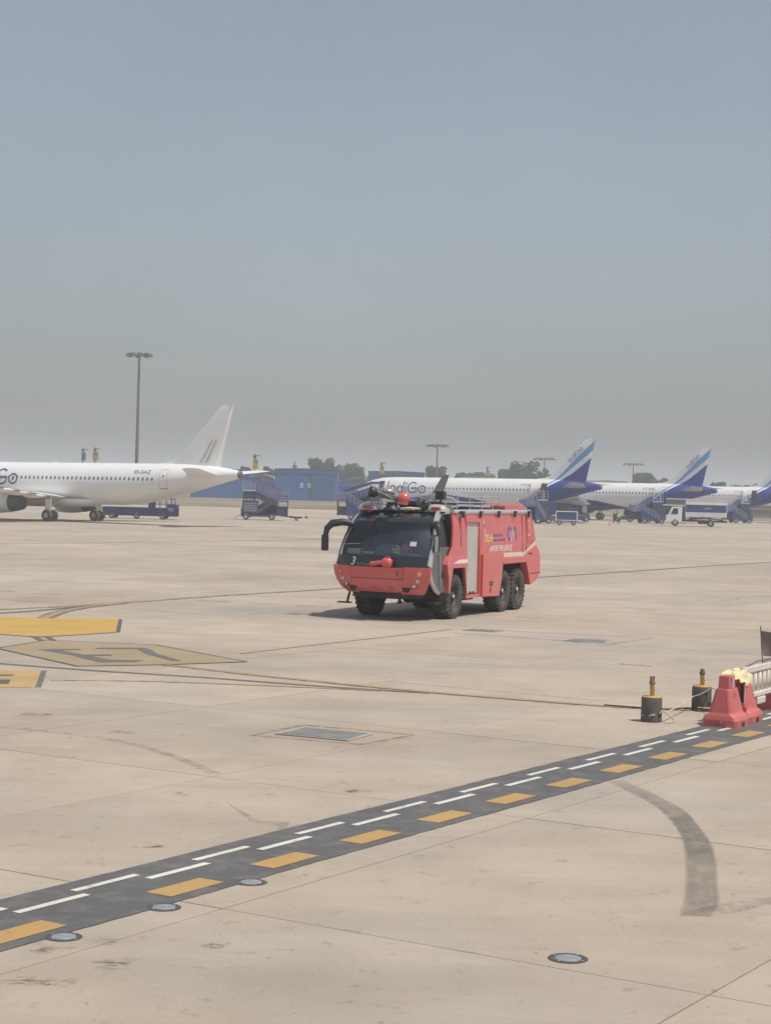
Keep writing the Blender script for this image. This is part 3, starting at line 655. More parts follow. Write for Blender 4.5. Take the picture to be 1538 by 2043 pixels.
# core, roof, rear wall
m = MB(); m.box((-3.9, 0, 2.5), (7.0, 3.0, 1.75)); m.box((-3.4, 0, 1.15), (2.0, 2.9, .9)); m.build('body_core', 'chassis', FT)
m = MB(); m.prism([(-.93, 3.385), (-.93, 3.43), (-7.40, 3.43), (-7.40, 3.385)], -1.52, 1.52); m.build('roof_deck', 'door_grey', FT)
m = MB(); m.prism([(-7.42, 3.42), (-7.93, 2.30), (-8.2, 1.85), (-8.25, 1.25), (-7.9, 1.0), (-7.35, 1.0), (-7.35, 3.42)], -1.55, 1.55); m.build('rear_wall', 'fire_red', FT)
# chassis, axles
m = MB(); m.box((-2.9, 0, .88), (9.6, 1.1, .42)); m.box((1.3, 0, .85), (1.4, 2.2, .3)); m.box((-2.2, 0, .7), (1.0, 2.3, .35)); m.build('chassis_frame', 'chassis', FT)
for xx in (0, -4.6, -6.1):
    m = MB(); m.tube([(xx, -1.3, .72), (xx, 1.3, .72)], .12, 10); m.lathe([(.0001, -.25), (.2, -.2), (.28, 0), (.2, .2), (.0001, .25)], 14, 'X', (xx, 0, .72)); m.build('axle', 'chassis', FT)
m = MB(); m.tube([(1.9, .5, .78), (1.9, .5, .62)], .05); m.lathe([(.0001, -.06), (.06, -.06), (.06, .06), (.0001, .06)], 10, 'X', (1.9, .5, .58)); m.build('tow_hitch', 'chassis', FT)
m = MB(); m.bar((1.75, -1.32, .82), (1.75, -1.40, .50), .06); m.box((1.75, -1.5, .48), (.25, .42, .04)); m.build('cab_step', 'chassis', FT)
m = MB(); m.box((1.15, 1.35, .55), (.5, .3, .04)); m.bar((1.1, 1.3, .55), (1.1, 1.3, .85), .05); m.build('cab_step', 'chassis', FT)
m = MB(); m.box((-1.6, 1.35, .57), (.9, .25, .05)); m.box((-1.15, 1.3, .52), (.12, .12, .2)); m.build('locker_step', 'chassis', FT)
# wheels
def wheel(rad=.73, wd=.56, lugs=26):
    r_ = empty('wheel', parent=FT)
    h = wd / 2
    prof = [(rad * .50, -h * .80), (rad * .62, -h * .98), (rad * .80, -h), (rad * .92, -h * .93), (rad * .965, -h * .75), (rad * .965, h * .75), (rad * .92, h * .93), (rad * .80, h), (rad * .62, h * .98), (rad * .50, h * .80)]
    m = MB(); m.lathe(prof, 48, 'Y')
    for k in range(lugs):
        for sgn in (-1, 1):
            a = 2 * math.pi * (k + (.25 if sgn > 0 else -.25)) / lugs
            Mx = Matrix.Rotation(a, 4, 'Y') @ Matrix.Translation((0, 0, rad * .97)) @ Matrix.Rotation(.35 * sgn, 4, 'Z')
            m.box((0, sgn * h * .48, 0), (.085, h * .98, rad * .06), M=Mx)
            m.box((0, sgn * h * .93, -rad * .055), (.085, h * .14, rad * .10), M=Mx)
    m.build('tyre', 'rubber', r_)
    for sgn in (1, -1):
        m = MB(); m.lathe([(rad * .52, sgn * h * .80), (rad * .49, sgn * h * .84), (rad * .47, sgn * h * .55), (rad * .30, sgn * h * .35), (rad * .22, sgn * h * .35), (rad * .20, sgn * h * .75), (rad * .0001, sgn * h * .80)], 28, 'Y')
        for k in range(10):
            a = 2 * math.pi * k / 10; m.lathe([(.018, 0), (.018, sgn * .05), (.0001, sgn * .05)], 6, 'Y', (rad * .30 * math.sin(a), sgn * h * .36, rad * .30 * math.cos(a)))
        rm = m.build('rim', 'rim_metal', r_)
        m = MB(); m.lathe([(rad * .09, sgn * h * .78), (rad * .08, sgn * h * .9), (.0001, sgn * h * .92)], 12, 'Y'); m.build('hub_cap', 'chrome', rm)
    return r_
w0 = None
for xx in (0, -4.6, -6.1):
    for yy in (1.36, -1.36):
        if w0 is None: o = w0 = wheel()
        else: o = copy_tree(w0, FT)
        o.location = (xx, yy, .73); o.rotation_euler = (0, random.uniform(0, 1), 0)
w0.rotation_euler = (0, .3, 0)
# headlamps and marks on the front
def lamp(y_t, z, r_, mat, ring='black_plastic', depth=.03):
    p = fpt(z, y_t, Xb, Hb, .0); ang = math.atan2(.40 * 2.6 * abs(y_t) ** 1.6 * (1 if y_t > 0 else -1) / lin(Hb, z), 1)
    Mx = Matrix.Translation(p) @ Matrix.Rotation(ang, 4, 'Z')
    m = MB(); m.lathe([(r_ * 1.25, -.03), (r_ * 1.25, .02), (r_ * 1.0, .025), (r_ * .98, -.01)], 20, 'X', M=Mx); o = m.build('headlight', ring, FT)
    m = MB(); m.lathe([(r_ * .98, .0), (r_ * .8, .018), (.0001, .026)], 20, 'X', M=Mx); m.build('lamp_glass', mat, o)
for t, sg in ((-.82, -1), (.81, 1)):
    lamp(t, 1.50, .085, 'lamp_orange', 'fire_red_matte'); lamp(t + .015 * sg * -1, 1.29, .055, 'lamp_clear', 'silver'); lamp(t - .06 * sg, 1.12, .075, 'lamp_clear', 'black_plastic'); lamp(t - .20 * sg, 1.04, .10, 'black_plastic', 'chassis')
for t in (-.12, .28):
    p = fpt(1.02, t, Xb, Hb); m = MB(); m.box((p.x + .01, p.y, 1.03), (.05, .16, .10)); m.tube([(p.x + .02, p.y - .05, 1.05), (p.x + .07, p.y, 1.03), (p.x + .02, p.y + .05, 1.05)], .018, 6); m.build('tow_eye', 'fire_red_matte', FT)
fy = lambda y0, z0, off=.012: (lambda u, v: fpt(z0 + v, (y0 + u) / lin(Hg, z0 + v), Xg, Hg, off))
decal('number', text_fit('3', .17, .26, .25), fy(-.98, 1.73), 'white_print', band_)
decal('lettering', text_fit('Rosenbauer', .52, .085), fy(-.58, 1.735), 'door_grey', band_)
vs4, fs4 = ribbon2([(0, .06), (.06, 0), (.12, .07)], .03); decal('emblem', (vs4, fs4), fy(-.74, 1.735), 'door_grey', band_)
fpanel('sticker', 2.38, 2.52, .60, .72, Xg, Hg, 'gse_light', .006, -.004, 2, 2, ws)
# bumper monitor
m = MB(); m.tube([(2.62, .38, 1.76), (2.78, .38, 1.80)], .10, 12); m.lathe([(.0001, -.16), (.12, -.15), (.15, -.08), (.15, .09), (.11, .15), (.0001, .16)], 16, 'Y', (2.80, .42, 1.86)); m.tube([(2.80, .30, 1.86), (2.84, .08, 1.84), (2.84, -.12, 1.80)], [.075, .06, .075], 12); m.box((2.80, .44, 2.02), (.12, .14, .05)); m.build('bumper_monitor', 'fire_red', FT)
# cab interior
m = MB(); m.box((.85, 0, 1.35), (2.2, 2.9, .06)); m.box((-.35, 0, 2.4), (.08, 2.7, 1.9)); m.build('cab_floor', 'cab_inside', FT)
rows = [[(2.30 - .38 * abs(t) ** 2.6, t * 1.5, 2.0) for t in (-1, -.6, -.2, .2, .6, 1)], [(1.7, t * 1.5, 2.10) for t in (-1, -.6, -.2, .2, .6, 1)], [(1.55, t * 1.5, 1.5) for t in (-1, -.6, -.2, .2, .6, 1)]]
m = MB(); m.slab(rows, (0, 0, -.06)); dash = m.build('dashboard', 'cab_dash', FT)
m = MB(); m.box((1.98, -1.05, 2.16), (.3, .45, .16)); m.build('papers', 'paper_green', dash)
m = MB(); m.box((2.05, -.5, 2.13), (.3, .35, .06)); m.build('papers', 'paper_green', dash)
m = MB(); m.lathe([(.0001, -.28), (.35, -.2), (.42, .0), (.34, .16), (.0001, .22)], 16, 'Z', (1.75, -.02, 2.2)); m.build('instrument_pod', 'cab_dash', dash)
for yy in (0, -.95, .95):
    r_ = empty('cab_seat', (.35, yy, 0), 0, FT)
    m = MB(); m.box((.2, 0, 1.75), (.55, .55, .2)); m.box((.2, 0, 1.5), (.3, .3, .3)); m.build('cushion', 'chassis', r_)
    m = MB(); m.box((-.1, 0, 2.2), (.14, .52, .8), taper=(.8, .85)); m.box((-.12, 0, 2.72), (.1, .28, .2)); m.build('backrest', 'chassis', r_)
m = MB()
for k in range(24): m.box((2.0 + random.uniform(-.12, .12), .42 + random.uniform(-.24, .24), 2.14 + random.uniform(0, .14)), (.12, .13, .05), M=Matrix.Rotation(random.uniform(-.08, .08), 4, 'X'))
jk = m.build('safety_jacket', 'hivis')
m = MB(); m.lathe([(.16, 0), (.155, .06), (.12, .15), (.05, .19), (.0001, .2)], 16, 'Z'); m.lathe([(.2, 0), (.2, .015), (.12, .02)], 16, 'Z'); hm = m.build('helmet', 'helmet_red')
for o, l, c, off in ((jk, 'yellow green safety jacket lying on the fire engine dashboard', 'jacket', (0, 0, 0)), (hm, 'red safety helmet on the fire engine dashboard', 'helmet', (2.0, .72, 2.25))):
    o.location = tloc + hd * off[0] + lf * off[1] + Vector((0, 0, off[2])); o.rotation_euler = (0, 0, math.atan2(hd.y, hd.x)); tag(o, l, c)
m = MB(); m.box((2.0, .72, 2.17), (.3, .3, .12)); m.build('dash_tray', 'cab_dash', dash)
# mirrors
mr_ = empty('mirror', parent=FT)
m = MB(); m.tube([(1.55, -1.42, 3.02), (1.72, -1.66, 3.06), (1.88, -1.96, 3.0), (1.96, -2.09, 2.84), (1.98, -2.13, 2.62)], [.11, .12, .125, .105, .08], 10); m.build('mirror_arm', 'black_plastic', mr_)
m = MB(); m.box((1.98, -2.14, 2.38), (.16, .22, .52)); m.build('mirror_head', 'black_plastic', mr_, bevel=.04)
m = MB(); m.box((1.5, -1.45, 3.02), (.2, .16, .18)); m.build('mirror_base', 'silver', mr_)
mr_ = empty('mirror', parent=FT)
m = MB(); m.tube([(1.55, 1.42, 3.02), (1.75, 1.62, 3.08), (1.85, 1.74, 2.98), (1.86, 1.76, 2.75)], [.085, .12, .11, .07], 10); m.build('mirror_arm', 'black_plastic', mr_)
m = MB(); m.box((1.9, 1.72, 2.48), (.14, .20, .56)); m.build('mirror_head', 'black_plastic', mr_, bevel=.04)
m = MB(); m.box((1.98, 1.74, 2.46), (.03, .10, .5)); m.build('mirror_edge', 'silver', mr_)
# roof: beacons, monitor, camera, rails, boxes
for bx_, yy in ((.90, -1.10), (.45, 1.10)):
    r_ = empty('beacon_bar', (bx_, yy, 3.47), 0, FT)
    m = MB(); rows = []
    for i in range(7):
        a = math.pi * i / 12; rows.append([(.24 * math.cos(a) * math.cos(t), .37 * math.cos(a) ** .6 * math.sin(t), .24 * math.sin(a)) for t in [2 * math.pi * k / 20 for k in range(21)]])
    m.grid(rows); m.build('beacon_dome', 'beacon', r_)
    m = MB(); m.box((.06, .05, .10), (.44, .30, .09)); m.build('beacon_lamp', 'beacon_red', r_)
    m = MB(); m.lathe([(.28, -.05), (.28, .0), (.0001, .0)], 18); m.build('beacon_base', 'black_plastic', r_)
mo = empty('roof_monitor', (.75, -.36, 3.48), 0, FT)
m = MB(); m.lathe([(.30, 0), (.30, .06), (.20, .10), (.16, .22), (.20, .26), (.0001, .26)], 18); m.build('turntable', 'black_plastic', mo)
Mx = Matrix.Translation((.05, 0, .46)) @ Matrix.Rotation(R(-62), 4, 'Z') @ Matrix.Rotation(R(-10), 4, 'Y')
m = MB(); m.lathe([(.11, -.25), (.13, -.2), (.13, .28), (.10, .34), (.10, .48)], 16, 'X', M=Mx); m.tube([(-.05, .16, -.1), (.3, .17, .02), (.5, .12, .05)], .03, 6, M=Mx); m.build('barrel', 'door_grey', mo)
m = MB(); m.lathe([(.10, .46), (.16, .52), (.19, .72), (.17, .74), (.13, .60), (.0001, .58)], 16, 'X', M=Mx); m.build('nozzle', 'black_plastic', mo)
m = MB(); m.lathe([(.0001, -.62), (.14, -.60), (.19, -.50), (.19, -.30), (.14, -.22)], 16, 'X', M=Mx); m.box((-.4, 0, -.1), (.3, .3, .2), M=Mx); m.build('monitor_drive', 'fire_red', mo)
m = MB(); m.tube([(-.2, .0, .0), (-.05, .12, .14), (.25, .12, .17), (.42, 0, .14)], .035, 8, M=Mx); m.lathe([(.0001, -.05), (.07, -.04), (.07, .04), (.0001, .05)], 10, 'Y', (-.18, -.16, .03), M=Mx); m.build('pipe', 'chrome', mo)
m = MB(); m.tube([(.1, .35, .05), (.0, .65, .08), (-.1, 1.0, .06)], .04, 8); m.box((.05, .6, .06), (.2, .4, .06)); m.build('hose_pipe', 'cream', mo)
cm = empty('camera_ball', (.55, .72, 3.46), 0, FT)
m = MB(); m.lathe([(.13, -.16), (.16, -.05), (.16, .06), (.10, .14), (.0001, .16)], 16, 'Z', (0, 0, .22)); m.build('camera_housing', 'black_gloss', cm)
m = MB(); m.lathe([(.14, 0), (.12, .05), (.06, .1), (.0001, .1)], 14); m.build('camera_mount', 'black_plastic', cm)
for yy in (1.15, -1.15):
    gr = empty('guard_rail', (0, yy, 3.42), 0, FT)
    xs_ = [-.15, -1.2, -2.35, -3.5, -4.55, -5.2]
    m = MB(); m.tube([(xs_[0], 0, .36), (xs_[-1], 0, .36)], .018, 6)
    m.tube([(xs_[1], 0, .56), (xs_[-1], 0, .56)], .018, 6); m.build('rail', 'silver', gr)
    for i, xx in enumerate(xs_):
        m = MB(); m.tube([(xx, 0, 0), (xx, 0, .36 if i == 0 else .58)], .022, 6); m.lathe([(.0001, -.03), (.03, 0), (.0001, .03)], 8, c=(xx, 0, .6 if i else .38)); m.build('post', 'silver', gr)
m = MB(); m.box((-1.3, .2, 3.56), (.9, 1.2, .24)); m.build('roof_box', 'door_grey', FT, bevel=.02)
m = MB(); m.box((-2.0, -.5, 3.58), (.5, .6, .30)); m.build('roof_box', 'chassis', FT, bevel=.02)
m = MB(); m.box((-3.6, .4, 3.56), (2.6, .7, .22)); m.build('hose_tray', 'chassis', FT)
m = MB(); m.box((-4.1, -.55, 3.60), (1.4, .8, .32)); m.build('foam_tank_lid', 'chassis', FT, bevel=.03)
m = MB(); m.lathe([(.0001, -.3), (.24, -.3), (.24, -.26), (.12, -.24), (.12, .24), (.24, .26), (.24, .3), (.0001, .3)], 18, 'Y', (-.75, -.35, 3.68)); m.build('hose_reel', 'black_plastic', FT)
m = MB(); m.tube([(-1.0, 1.3, 3.52), (-4.9, 1.3, 3.52)], .03, 6); m.tube([(-1.0, 1.0, 3.60), (-2.4, .8, 3.66), (-4.9, .9, 3.62)], .045, 8); m.build('foam_pipe', 'silver', FT)
m = MB()
for yy in (.3, .62): m.tube([(-2.0, yy, 3.76), (-4.9, yy, 3.76)], .03, 6)
for k in range(9): m.tube([(-2.1 - .33 * k, .3, 3.76), (-2.1 - .33 * k, .62, 3.76)], .018, 6)
m.build('roof_ladder', 'silver', FT)
m = MB(); m.tube([(-.7, .55, 3.45), (-.7, .55, 3.70)], .09, 10); m.build('roof_beacon', 'beacon_red', FT)
m = MB(); m.prism([(-5.1, 3.42), (-5.1, 3.68), (-5.4, 3.74), (-6.9, 3.74), (-7.15, 3.68), (-7.3, 3.5), (-7.36, 3.42)], .55, 1.42); rb = m.build('rear_roof_box', 'fire_red', FT, bevel=.03)
m = MB(); m.tube([(-6.85, 1.28, 3.76), (-7.15, 1.3, 3.70), (-7.36, 1.34, 3.46), (-7.62, 1.5, 2.9)], .035, 8); m.build('corner_trim', 'silver', rb)
m = MB(); m.tube([(-4.8, -.9, 3.42), (-4.8, -.9, 4.02)], .03, 6); m.box((-4.8, -.9, 3.98), (.28, .3, .3)); m.build('floodlight', 'black_plastic', FT)
m = MB(); m.tube([(-7.2, 1.1, 3.5), (-7.9, .9, 3.95)], .015, 5); m.build('aerial', 'silver', rb)
# prints on the side that faces the sun
def sy(x0, z0, k=0.0): return lambda u, v: Vector((x0 - u, (1.62 if z0 + v < 2.4 else lin([(2.4, 1.62), (3.4, 1.555)], z0 + v)) + .004 + k, z0 + v))
lt = [c for c in FT.children if c.name.startswith('body_side')][0]
decal('lettering', text_fit('DELHI', .72, .26), sy(-2.66, 2.46), 'letter_yellow', lt)
decal('lettering', text_fit('INTERNATIONAL', .92, .09), sy(-3.48, 2.62), 'letter_blue', lt)
decal('lettering', text_fit('AIRPORT LIMITED', 1.18, .09), sy(-3.48, 2.46), 'letter_blue', lt)
decal('lettering', text_fit('AIRPORT FIRE SERVICE', 2.25, .20, .3), sy(-3.10, 2.12), 'white_print', lt)
vs5, fs5 = ribbon2(arc(.26, .26, .20, 40, 330, 18), .10); decal('emblem', (vs5, fs5), sy(-4.88, 2.45), 'letter_blue', lt)
vs5, fs5 = ribbon2(arc(.74, .26, .20, -140, 140, 18), .10); decal('emblem', (vs5, fs5), sy(-4.88, 2.45), 'letter_blue', lt)
vs5, fs5 = ribbon2([(.36, .0), (.50, .5), (.66, .0)], .09); decal('emblem', (vs5, fs5), sy(-4.88, 2.45, .004), 'cream', lt)
decal('emblem', ([(0, 0), (.10, .0), (.0, .22)], [(0, 1, 2)]), sy(-2.60, 3.06), 'cream', lt)
decal('emblem', ([(0, .16), (.12, .16), (.10, -.05)], [(0, 1, 2)]), sy(-2.60, 2.76), 'cream', lt)
vs5, fs5 = ribbon2(arc(.06, .12, .08, 0, 360, 12), .025); decal('emblem', (vs5, fs5), sy(-2.58, 2.86), 'letter_blue', lt)
vs5, fs5 = ribbon2(arc(.10, .50, .13, 150, -90, 10) + arc(.10, .22, .15, 90, -150, 10), .045); decal('number', (vs5, fs5), sy(-7.02, 2.55, .016), 'cream', lt)
# ================================================================== AIRCRAFT
FUS = [(0.0, 3.36, 3.20, .06), (.3, 3.80, 2.80, .50), (.9, 4.38, 2.40, .92), (1.8, 4.95, 2.10, 1.33), (3, 5.42, 1.88, 1.67), (4.5, 5.75, 1.77, 1.88), (6.5, 5.87, 1.73, 1.975), (12, 5.87, 1.73, 1.975), (18, 5.87, 1.73, 1.975), (24, 5.87, 1.73, 1.975), (26, 5.87, 1.88, 1.95), (28, 5.87, 2.18, 1.87), (30, 5.86, 2.62, 1.73), (32, 5.82, 3.10, 1.50), (34, 5.72, 3.62, 1.17), (35.6, 5.55, 4.05, .85), (36.8, 5.36, 4.38, .54), (37.4, 5.24, 4.52, .38)]
def fus(x):
    return [lin([(r_[0], r_[k]) for r_ in FUS], x) for k in (1, 2, 3)]
def fside(x, z, off=.012):           # point on the port side of the skin
    t, bt, hw = fus(x); zc, hh = (t + bt) / 2, (t - bt) / 2
    q = max(-1, min(1, (z - zc) / hh)); return Vector((x, -hw * math.sqrt(max(0, 1 - q * q)) - off, z))
FINP = {'tip_te': (36.6, 11.55), 'tip_le': (35.05, 11.55), 'te': (35.35, 5.5), 'le': (31.2, 5.75)}
def curve_node(N, pts, xs, ys):
    n = N.new('ShaderNodeFloatCurve'); cv = n.mapping.curves[0]
    n.mapping.use_clip = False
    pts = [(a / xs, b_ / ys) for a, b_ in pts]
    cv.points[0].location = pts[0]; cv.points[1].location = pts[-1]
    for p in pts[1:-1]: cv.points.new(*p)
    for p in cv.points: p.handle_type = 'VECTOR'
    n.mapping.update(); return n
def livery():
    m, t, p = nodes_of('airline_livery'); N, L = t.nodes, t.links
    tc = N.new('ShaderNodeTexCoord'); sp = N.new('ShaderNodeSeparateXYZ'); L.new(tc.outputs['Object'], sp.inputs[0])
    def mth(op, a, b_):
        k = N.new('ShaderNodeMath'); k.operation = op
        for i, q in enumerate((a, b_)):
            if isinstance(q, (int, float)): k.inputs[i].default_value = q
            else: L.new(q, k.inputs[i])
        return k.outputs[0]
    zn = mth('DIVIDE', sp.outputs['Z'], 12.0); xn = mth('DIVIDE', sp.outputs['X'], 40.0)
    def behind(pts):
        c = curve_node(N, pts, 12.0, 40.0); L.new(zn, c.inputs[1]); return mth('GREATER_THAN', xn, c.outputs[0])
    A = behind([(0, 23.5), (3.0, 26.9), (4.1, 28.4), (5.65, 30.75), (6.85, 32.0), (9.3, 34.3), (11.4, 36.6), (12, 37.5)])
    B = behind([(0, 23.8), (3.0, 27.3), (4.1, 28.8), (5.85, 31.4), (7.95, 33.9), (9.8, 36.1), (12, 39)])
    C = behind([(0, 23.8), (3.0, 27.6), (4.1, 29.1), (5.8, 31.9), (6.6, 33.2), (7.6, 34.45), (8.85, 35.9), (12, 40)])
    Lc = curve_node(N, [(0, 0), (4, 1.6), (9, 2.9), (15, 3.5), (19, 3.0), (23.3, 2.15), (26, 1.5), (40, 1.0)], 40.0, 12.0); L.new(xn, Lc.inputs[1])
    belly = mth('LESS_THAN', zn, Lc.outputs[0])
    cur = None
    def mix(fac, a, b_):
        k = N.new('ShaderNodeMix'); k.data_type = 'RGBA'; L.new(fac, k.inputs[0])
        for i, q in ((6, a), (7, b_)):
            if isinstance(q, tuple): k.inputs[i].default_value = (*q, 1)
            else: L.new(q, k.inputs[i])
        return k.outputs[2]
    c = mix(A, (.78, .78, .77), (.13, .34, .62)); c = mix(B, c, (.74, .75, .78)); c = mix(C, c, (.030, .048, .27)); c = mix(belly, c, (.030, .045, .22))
    nz = N.new('ShaderNodeTexNoise'); nz.inputs['Scale'].default_value = .5; nz.inputs['Detail'].default_value = 5; L.new(tc.outputs['Object'], nz.inputs['Vector'])
    mr = N.new('ShaderNodeMapRange'); mr.inputs[1].default_value = .3; mr.inputs[2].default_value = .7; mr.inputs[3].default_value = .95; mr.inputs[4].default_value = 1.03; L.new(nz.outputs[0], mr.inputs[0])
    vm = N.new('ShaderNodeVectorMath'); vm.operation = 'SCALE'; L.new(c, vm.inputs[0]); L.new(mr.outputs[0], vm.inputs['Scale'])
    L.new(vm.outputs[0], p.inputs['Base Color']); p.inputs['Roughness'].default_value = .38; M_['livery'] = m
livery()
def airfoil_loft(m, secs, n=10):       # secs: (x_le, x_te, y, z, thickness) lofted spanwise
    rows = []
    for xl, xt, y, z, th in secs:
        c = xt - xl; ring = []
        for k in range(2 * n):
            s = k / n
            if s <= 1: t = s; zz = th * 2.2 * math.sqrt(max(t, 0)) * (1 - t) ** .9
            else: t = 2 - s; zz = -th * 1.6 * math.sqrt(max(t, 0)) * (1 - t) ** .9
            ring.append((xl + c * t, y, z + zz))
        ring.append(ring[0]); rows.append(ring)
    m.grid(rows); m.add(rows[0][:-1], [tuple(range(2 * n))]); m.add(rows[-1][:-1], [tuple(range(2 * n))])
def logo_strokes(h):
    s = .075
    L = []
    L.append([(.05, 0), (.10, 1)])
    L.append([(.32, 0), (.34, .55)]); L.append([(.33, .38)] + arc(.56, .40, .22, 175, 0, 14) + [(.77, 0)])
    L.append(arc(1.26, .32, .28, 0, 360, 26)); L.append([(1.54, 0), (1.60, 1.0)])
    L.append([(1.78, 0), (1.80, .62)]); L.append(arc(1.83, .84, .035, 0, 360, 8))
    L.append(arc(2.48, .47, .46, 48, 330, 28) + [(2.92, .44), (2.55, .44)])
    L.append(arc(3.40, .34, .31, 0, 360, 28)); L.append(arc(3.40, .34, .04, 0, 360, 8))
    L.append(arc(2.47, .42, .04, 0, 360, 8))
    return [[(x * h, y * h) for x, y in l] for l in L]
def aircraft(tip_px, d, yaw, label, white=False, sharklet=True, reg='VT-IGH', open_doors=(), logo=True, win=True, wx0=7.2):
    tipw = at(tip_px[0], d, tip_px[1]); th = R(-yaw)
    aft = Vector((math.cos(th), math.sin(th), 0)); loc = tipw - aft * 36.6
    r_ = empty('airliner', (loc.x, loc.y, -.14)); r_.rotation_euler = (0, R(-.5), th)
    tag(r_, label, 'airplane', 'airliners parked along the apron')
    skin = 'air_white' if white else 'livery'
    m = MB(); n = 40; rows = []
    for i in range(len(FUS) - 1):
        sub = 4
        for k in range(sub + (i == len(FUS) - 2)):
            x = FUS[i][0] + (FUS[i + 1][0] - FUS[i][0]) * k / sub; t, bt, hw = fus(x)
            rows.append([(x, hw * math.sin(2 * math.pi * j / n), (t + bt) / 2 + (t - bt) / 2 * math.cos(2 * math.pi * j / n)) for j in range(n + 1)])
    m.grid(rows); fz = m.build('fuselage', skin, r_)
    m = MB(); t, bt, hw = fus(37.4); m.lathe([(hw, 0), (hw * .9, .16), (hw * .5, .2), (.0001, .2)], 20, 'X', (37.4, 0, (t + bt) / 2)); m.build('exhaust', 'air_dark', fz)
    # wing fairing
    m = MB(); rows = [[(x, hw * math.sin(a), 2.15 - hh * math.cos(a)) for a in [-math.pi * .55 + math.pi * 1.1 * k / 16 for k in range(17)]] for x, hw, hh in ((9.3, .6, .3), (10.5, 1.7, .62), (12, 2.1, .75), (18, 2.1, .75), (20, 1.7, .62), (22, .6, .3))]
    m.grid(rows); m.build('belly_fairing', skin, r_)
    # fin
    m = MB(); rows = []
    prof = [(5.3, 29.5, 35.2, .32), (5.9, 29.95, 35.35, .30), (7.5, 31.4, 35.7, .24), (9.5, 33.2, 36.15, .17), (11.3, 34.85, 36.55, .11), (11.55, 35.2, 36.6, .05)]
    for z, xl, xt, hw in prof:
        ring = []
        for k in range(17):
            s = k / 8
            t = s if s <= 1 else 2 - s
            ring.append((xl + (xt - xl) * t, (1 if s <= 1 else -1) * -hw * 2.6 * math.sqrt(t) * (1 - t), z))
        rows.append(ring)
    m.grid(rows); m.add(rows[-1][:-1], [tuple(range(16))])
    m.add([(27.6, 0, 5.84), (30.0, -.1, 5.8), (30.9, 0, 6.9), (30.0, .1, 5.8), (29.0, 0, 6.0), (29.8, 0, 6.22)], [(0, 1, 4), (4, 1, 5), (5, 1, 2), (0, 4, 3), (4, 5, 3), (5, 2, 3)])
    fn = m.build('fin', skin, r_)
    m = MB(); m.bar((34.3, 0, 11.53), (36.58, 0, 11.56), .10, .06); m.build('fin_cap', 'air_white', fn)
    # tailplanes
    for s in (-1, 1):
        m = MB(); airfoil_loft(m, [(32.0, 35.6, s * .9, 4.78, .26), (34.9, 36.9, s * 6.0, 5.30, .11), (35.3, 36.95, s * 6.22, 5.33, .05)]); m.build('tailplane', 'air_grey' if not white else 'air_white', r_)
    # wings
    for s in (-1, 1):
        wg = empty('wing', parent=r_)
        m = MB(); airfoil_loft(m, [(10.6, 18.3, s * 1.6, 2.35, .55), (13.4, 18.6, s * 6.3, 2.72, .38), (19.2, 20.9, s * 16.6, 3.62, .10)]); m.build('wing_skin', 'air_grey' if not white else 'air_white', wg)
        for yy, x0 in ((6.9, 17.6), (10.2, 18.3), (13.4, 19.2)):
            m = MB(); m.lathe([(.0001, 0), (.18, .5), (.24, 1.4), (.16, 2.4), (.0001, 3.0)], 10, 'X', (x0 - .8, s * yy, 2.42 + (yy - 6) * .08)); m.build('flap_fairing', 'air_white' if white else 'air_grey', wg)
        if sharklet:
            m = MB(); rows = []
            for i in range(9):
                q = i / 8; ang = R(78) * min(1, q * 1.8); yy = 16.6 + .55 * min(1, q * 2.2) + .35 * q; zz = 3.62 + 2.45 * q ** 1.35; xl = 19.2 + 2.0 * q; xt = 20.9 + 1.25 * q
                rows.append([(xl, s * yy, zz), ((xl + xt) / 2, s * (yy - .05), zz + .02), (xt, s * yy, zz), ((xl + xt) / 2, s * (yy + .05), zz - .02), (xl, s * yy, zz)])
            m.grid(rows); m.build('sharklet', 'air_dark' if not white else 'air_white', wg)
        en = empty('engine', (11.2, s * 5.75, 1.85), 0, r_)
        m = MB(); m.lathe([(.80, .25), (.86, .0), (.98, .02), (1.06, .25), (1.12, 1.0), (1.10, 2.2), (1.0, 3.2), (.97, 3.5)], 28, 'X'); m.build('cowl', 'air_white' if white else 'air_blue', en)
        m = MB(); m.lathe([(.97, 3.5), (.88, 4.1), (.74, 4.75), (.66, 4.75), (.60, 4.2), (.0001, 4.2)], 28, 'X'); m.build('nozzle', 'air_dark', en)
        m = MB(); m.lathe([(.0001, .55), (.2, .7), (.28, 1.0), (.84, 1.0)], 24, 'X'); m.build('fan', 'air_dark', en)
        m = MB(); m.prism([(1.0, .95), (2.0, 1.2), (4.2, 1.2), (5.2, .9), (4.2, .75)], -.18, .18); m.build('pylon', 'air_white' if white else 'air_grey', en)
        g = empty('main_gear', (17.75, s * 3.8, 0), 0, r_)
        m = MB(); m.tube([(0, 0, .58), (0, -.1 * s, 2.5)], [.11, .17], 10); m.tube([(0, -.45, .58), (0, .45, .58)], .10, 8); m.tube([(0, 0, 1.3), (0, -1.5 * s, 2.2)], .07, 6); m.build('strut', 'air_metal', g)
        m = MB(); m.box((0, .30 * s, 1.55), (.75, .04, 1.3)); m.build('gear_door', 'air_white', g)
        for yy in (-.46, .46):
            m = MB(); m.lathe([(.28, -.18), (.48, -.20), (.56, -.15), (.585, 0), (.56, .15), (.48, .20), (.28, .18)], 26, 'Y', (0, yy, .585)); w_ = m.build('tyre', 'rubber', g)
            m = MB(); m.lathe([(.29, -.17), (.22, -.10), (.0001, -.12)], 18, 'Y', (0, yy, .585)); m.lathe([(.29, .17), (.22, .10), (.0001, .12)], 18, 'Y', (0, yy, .585)); m.build('hub', 'air_grey', w_)
    g = empty('nose_gear', (5.1, 0, .12), 0, r_)
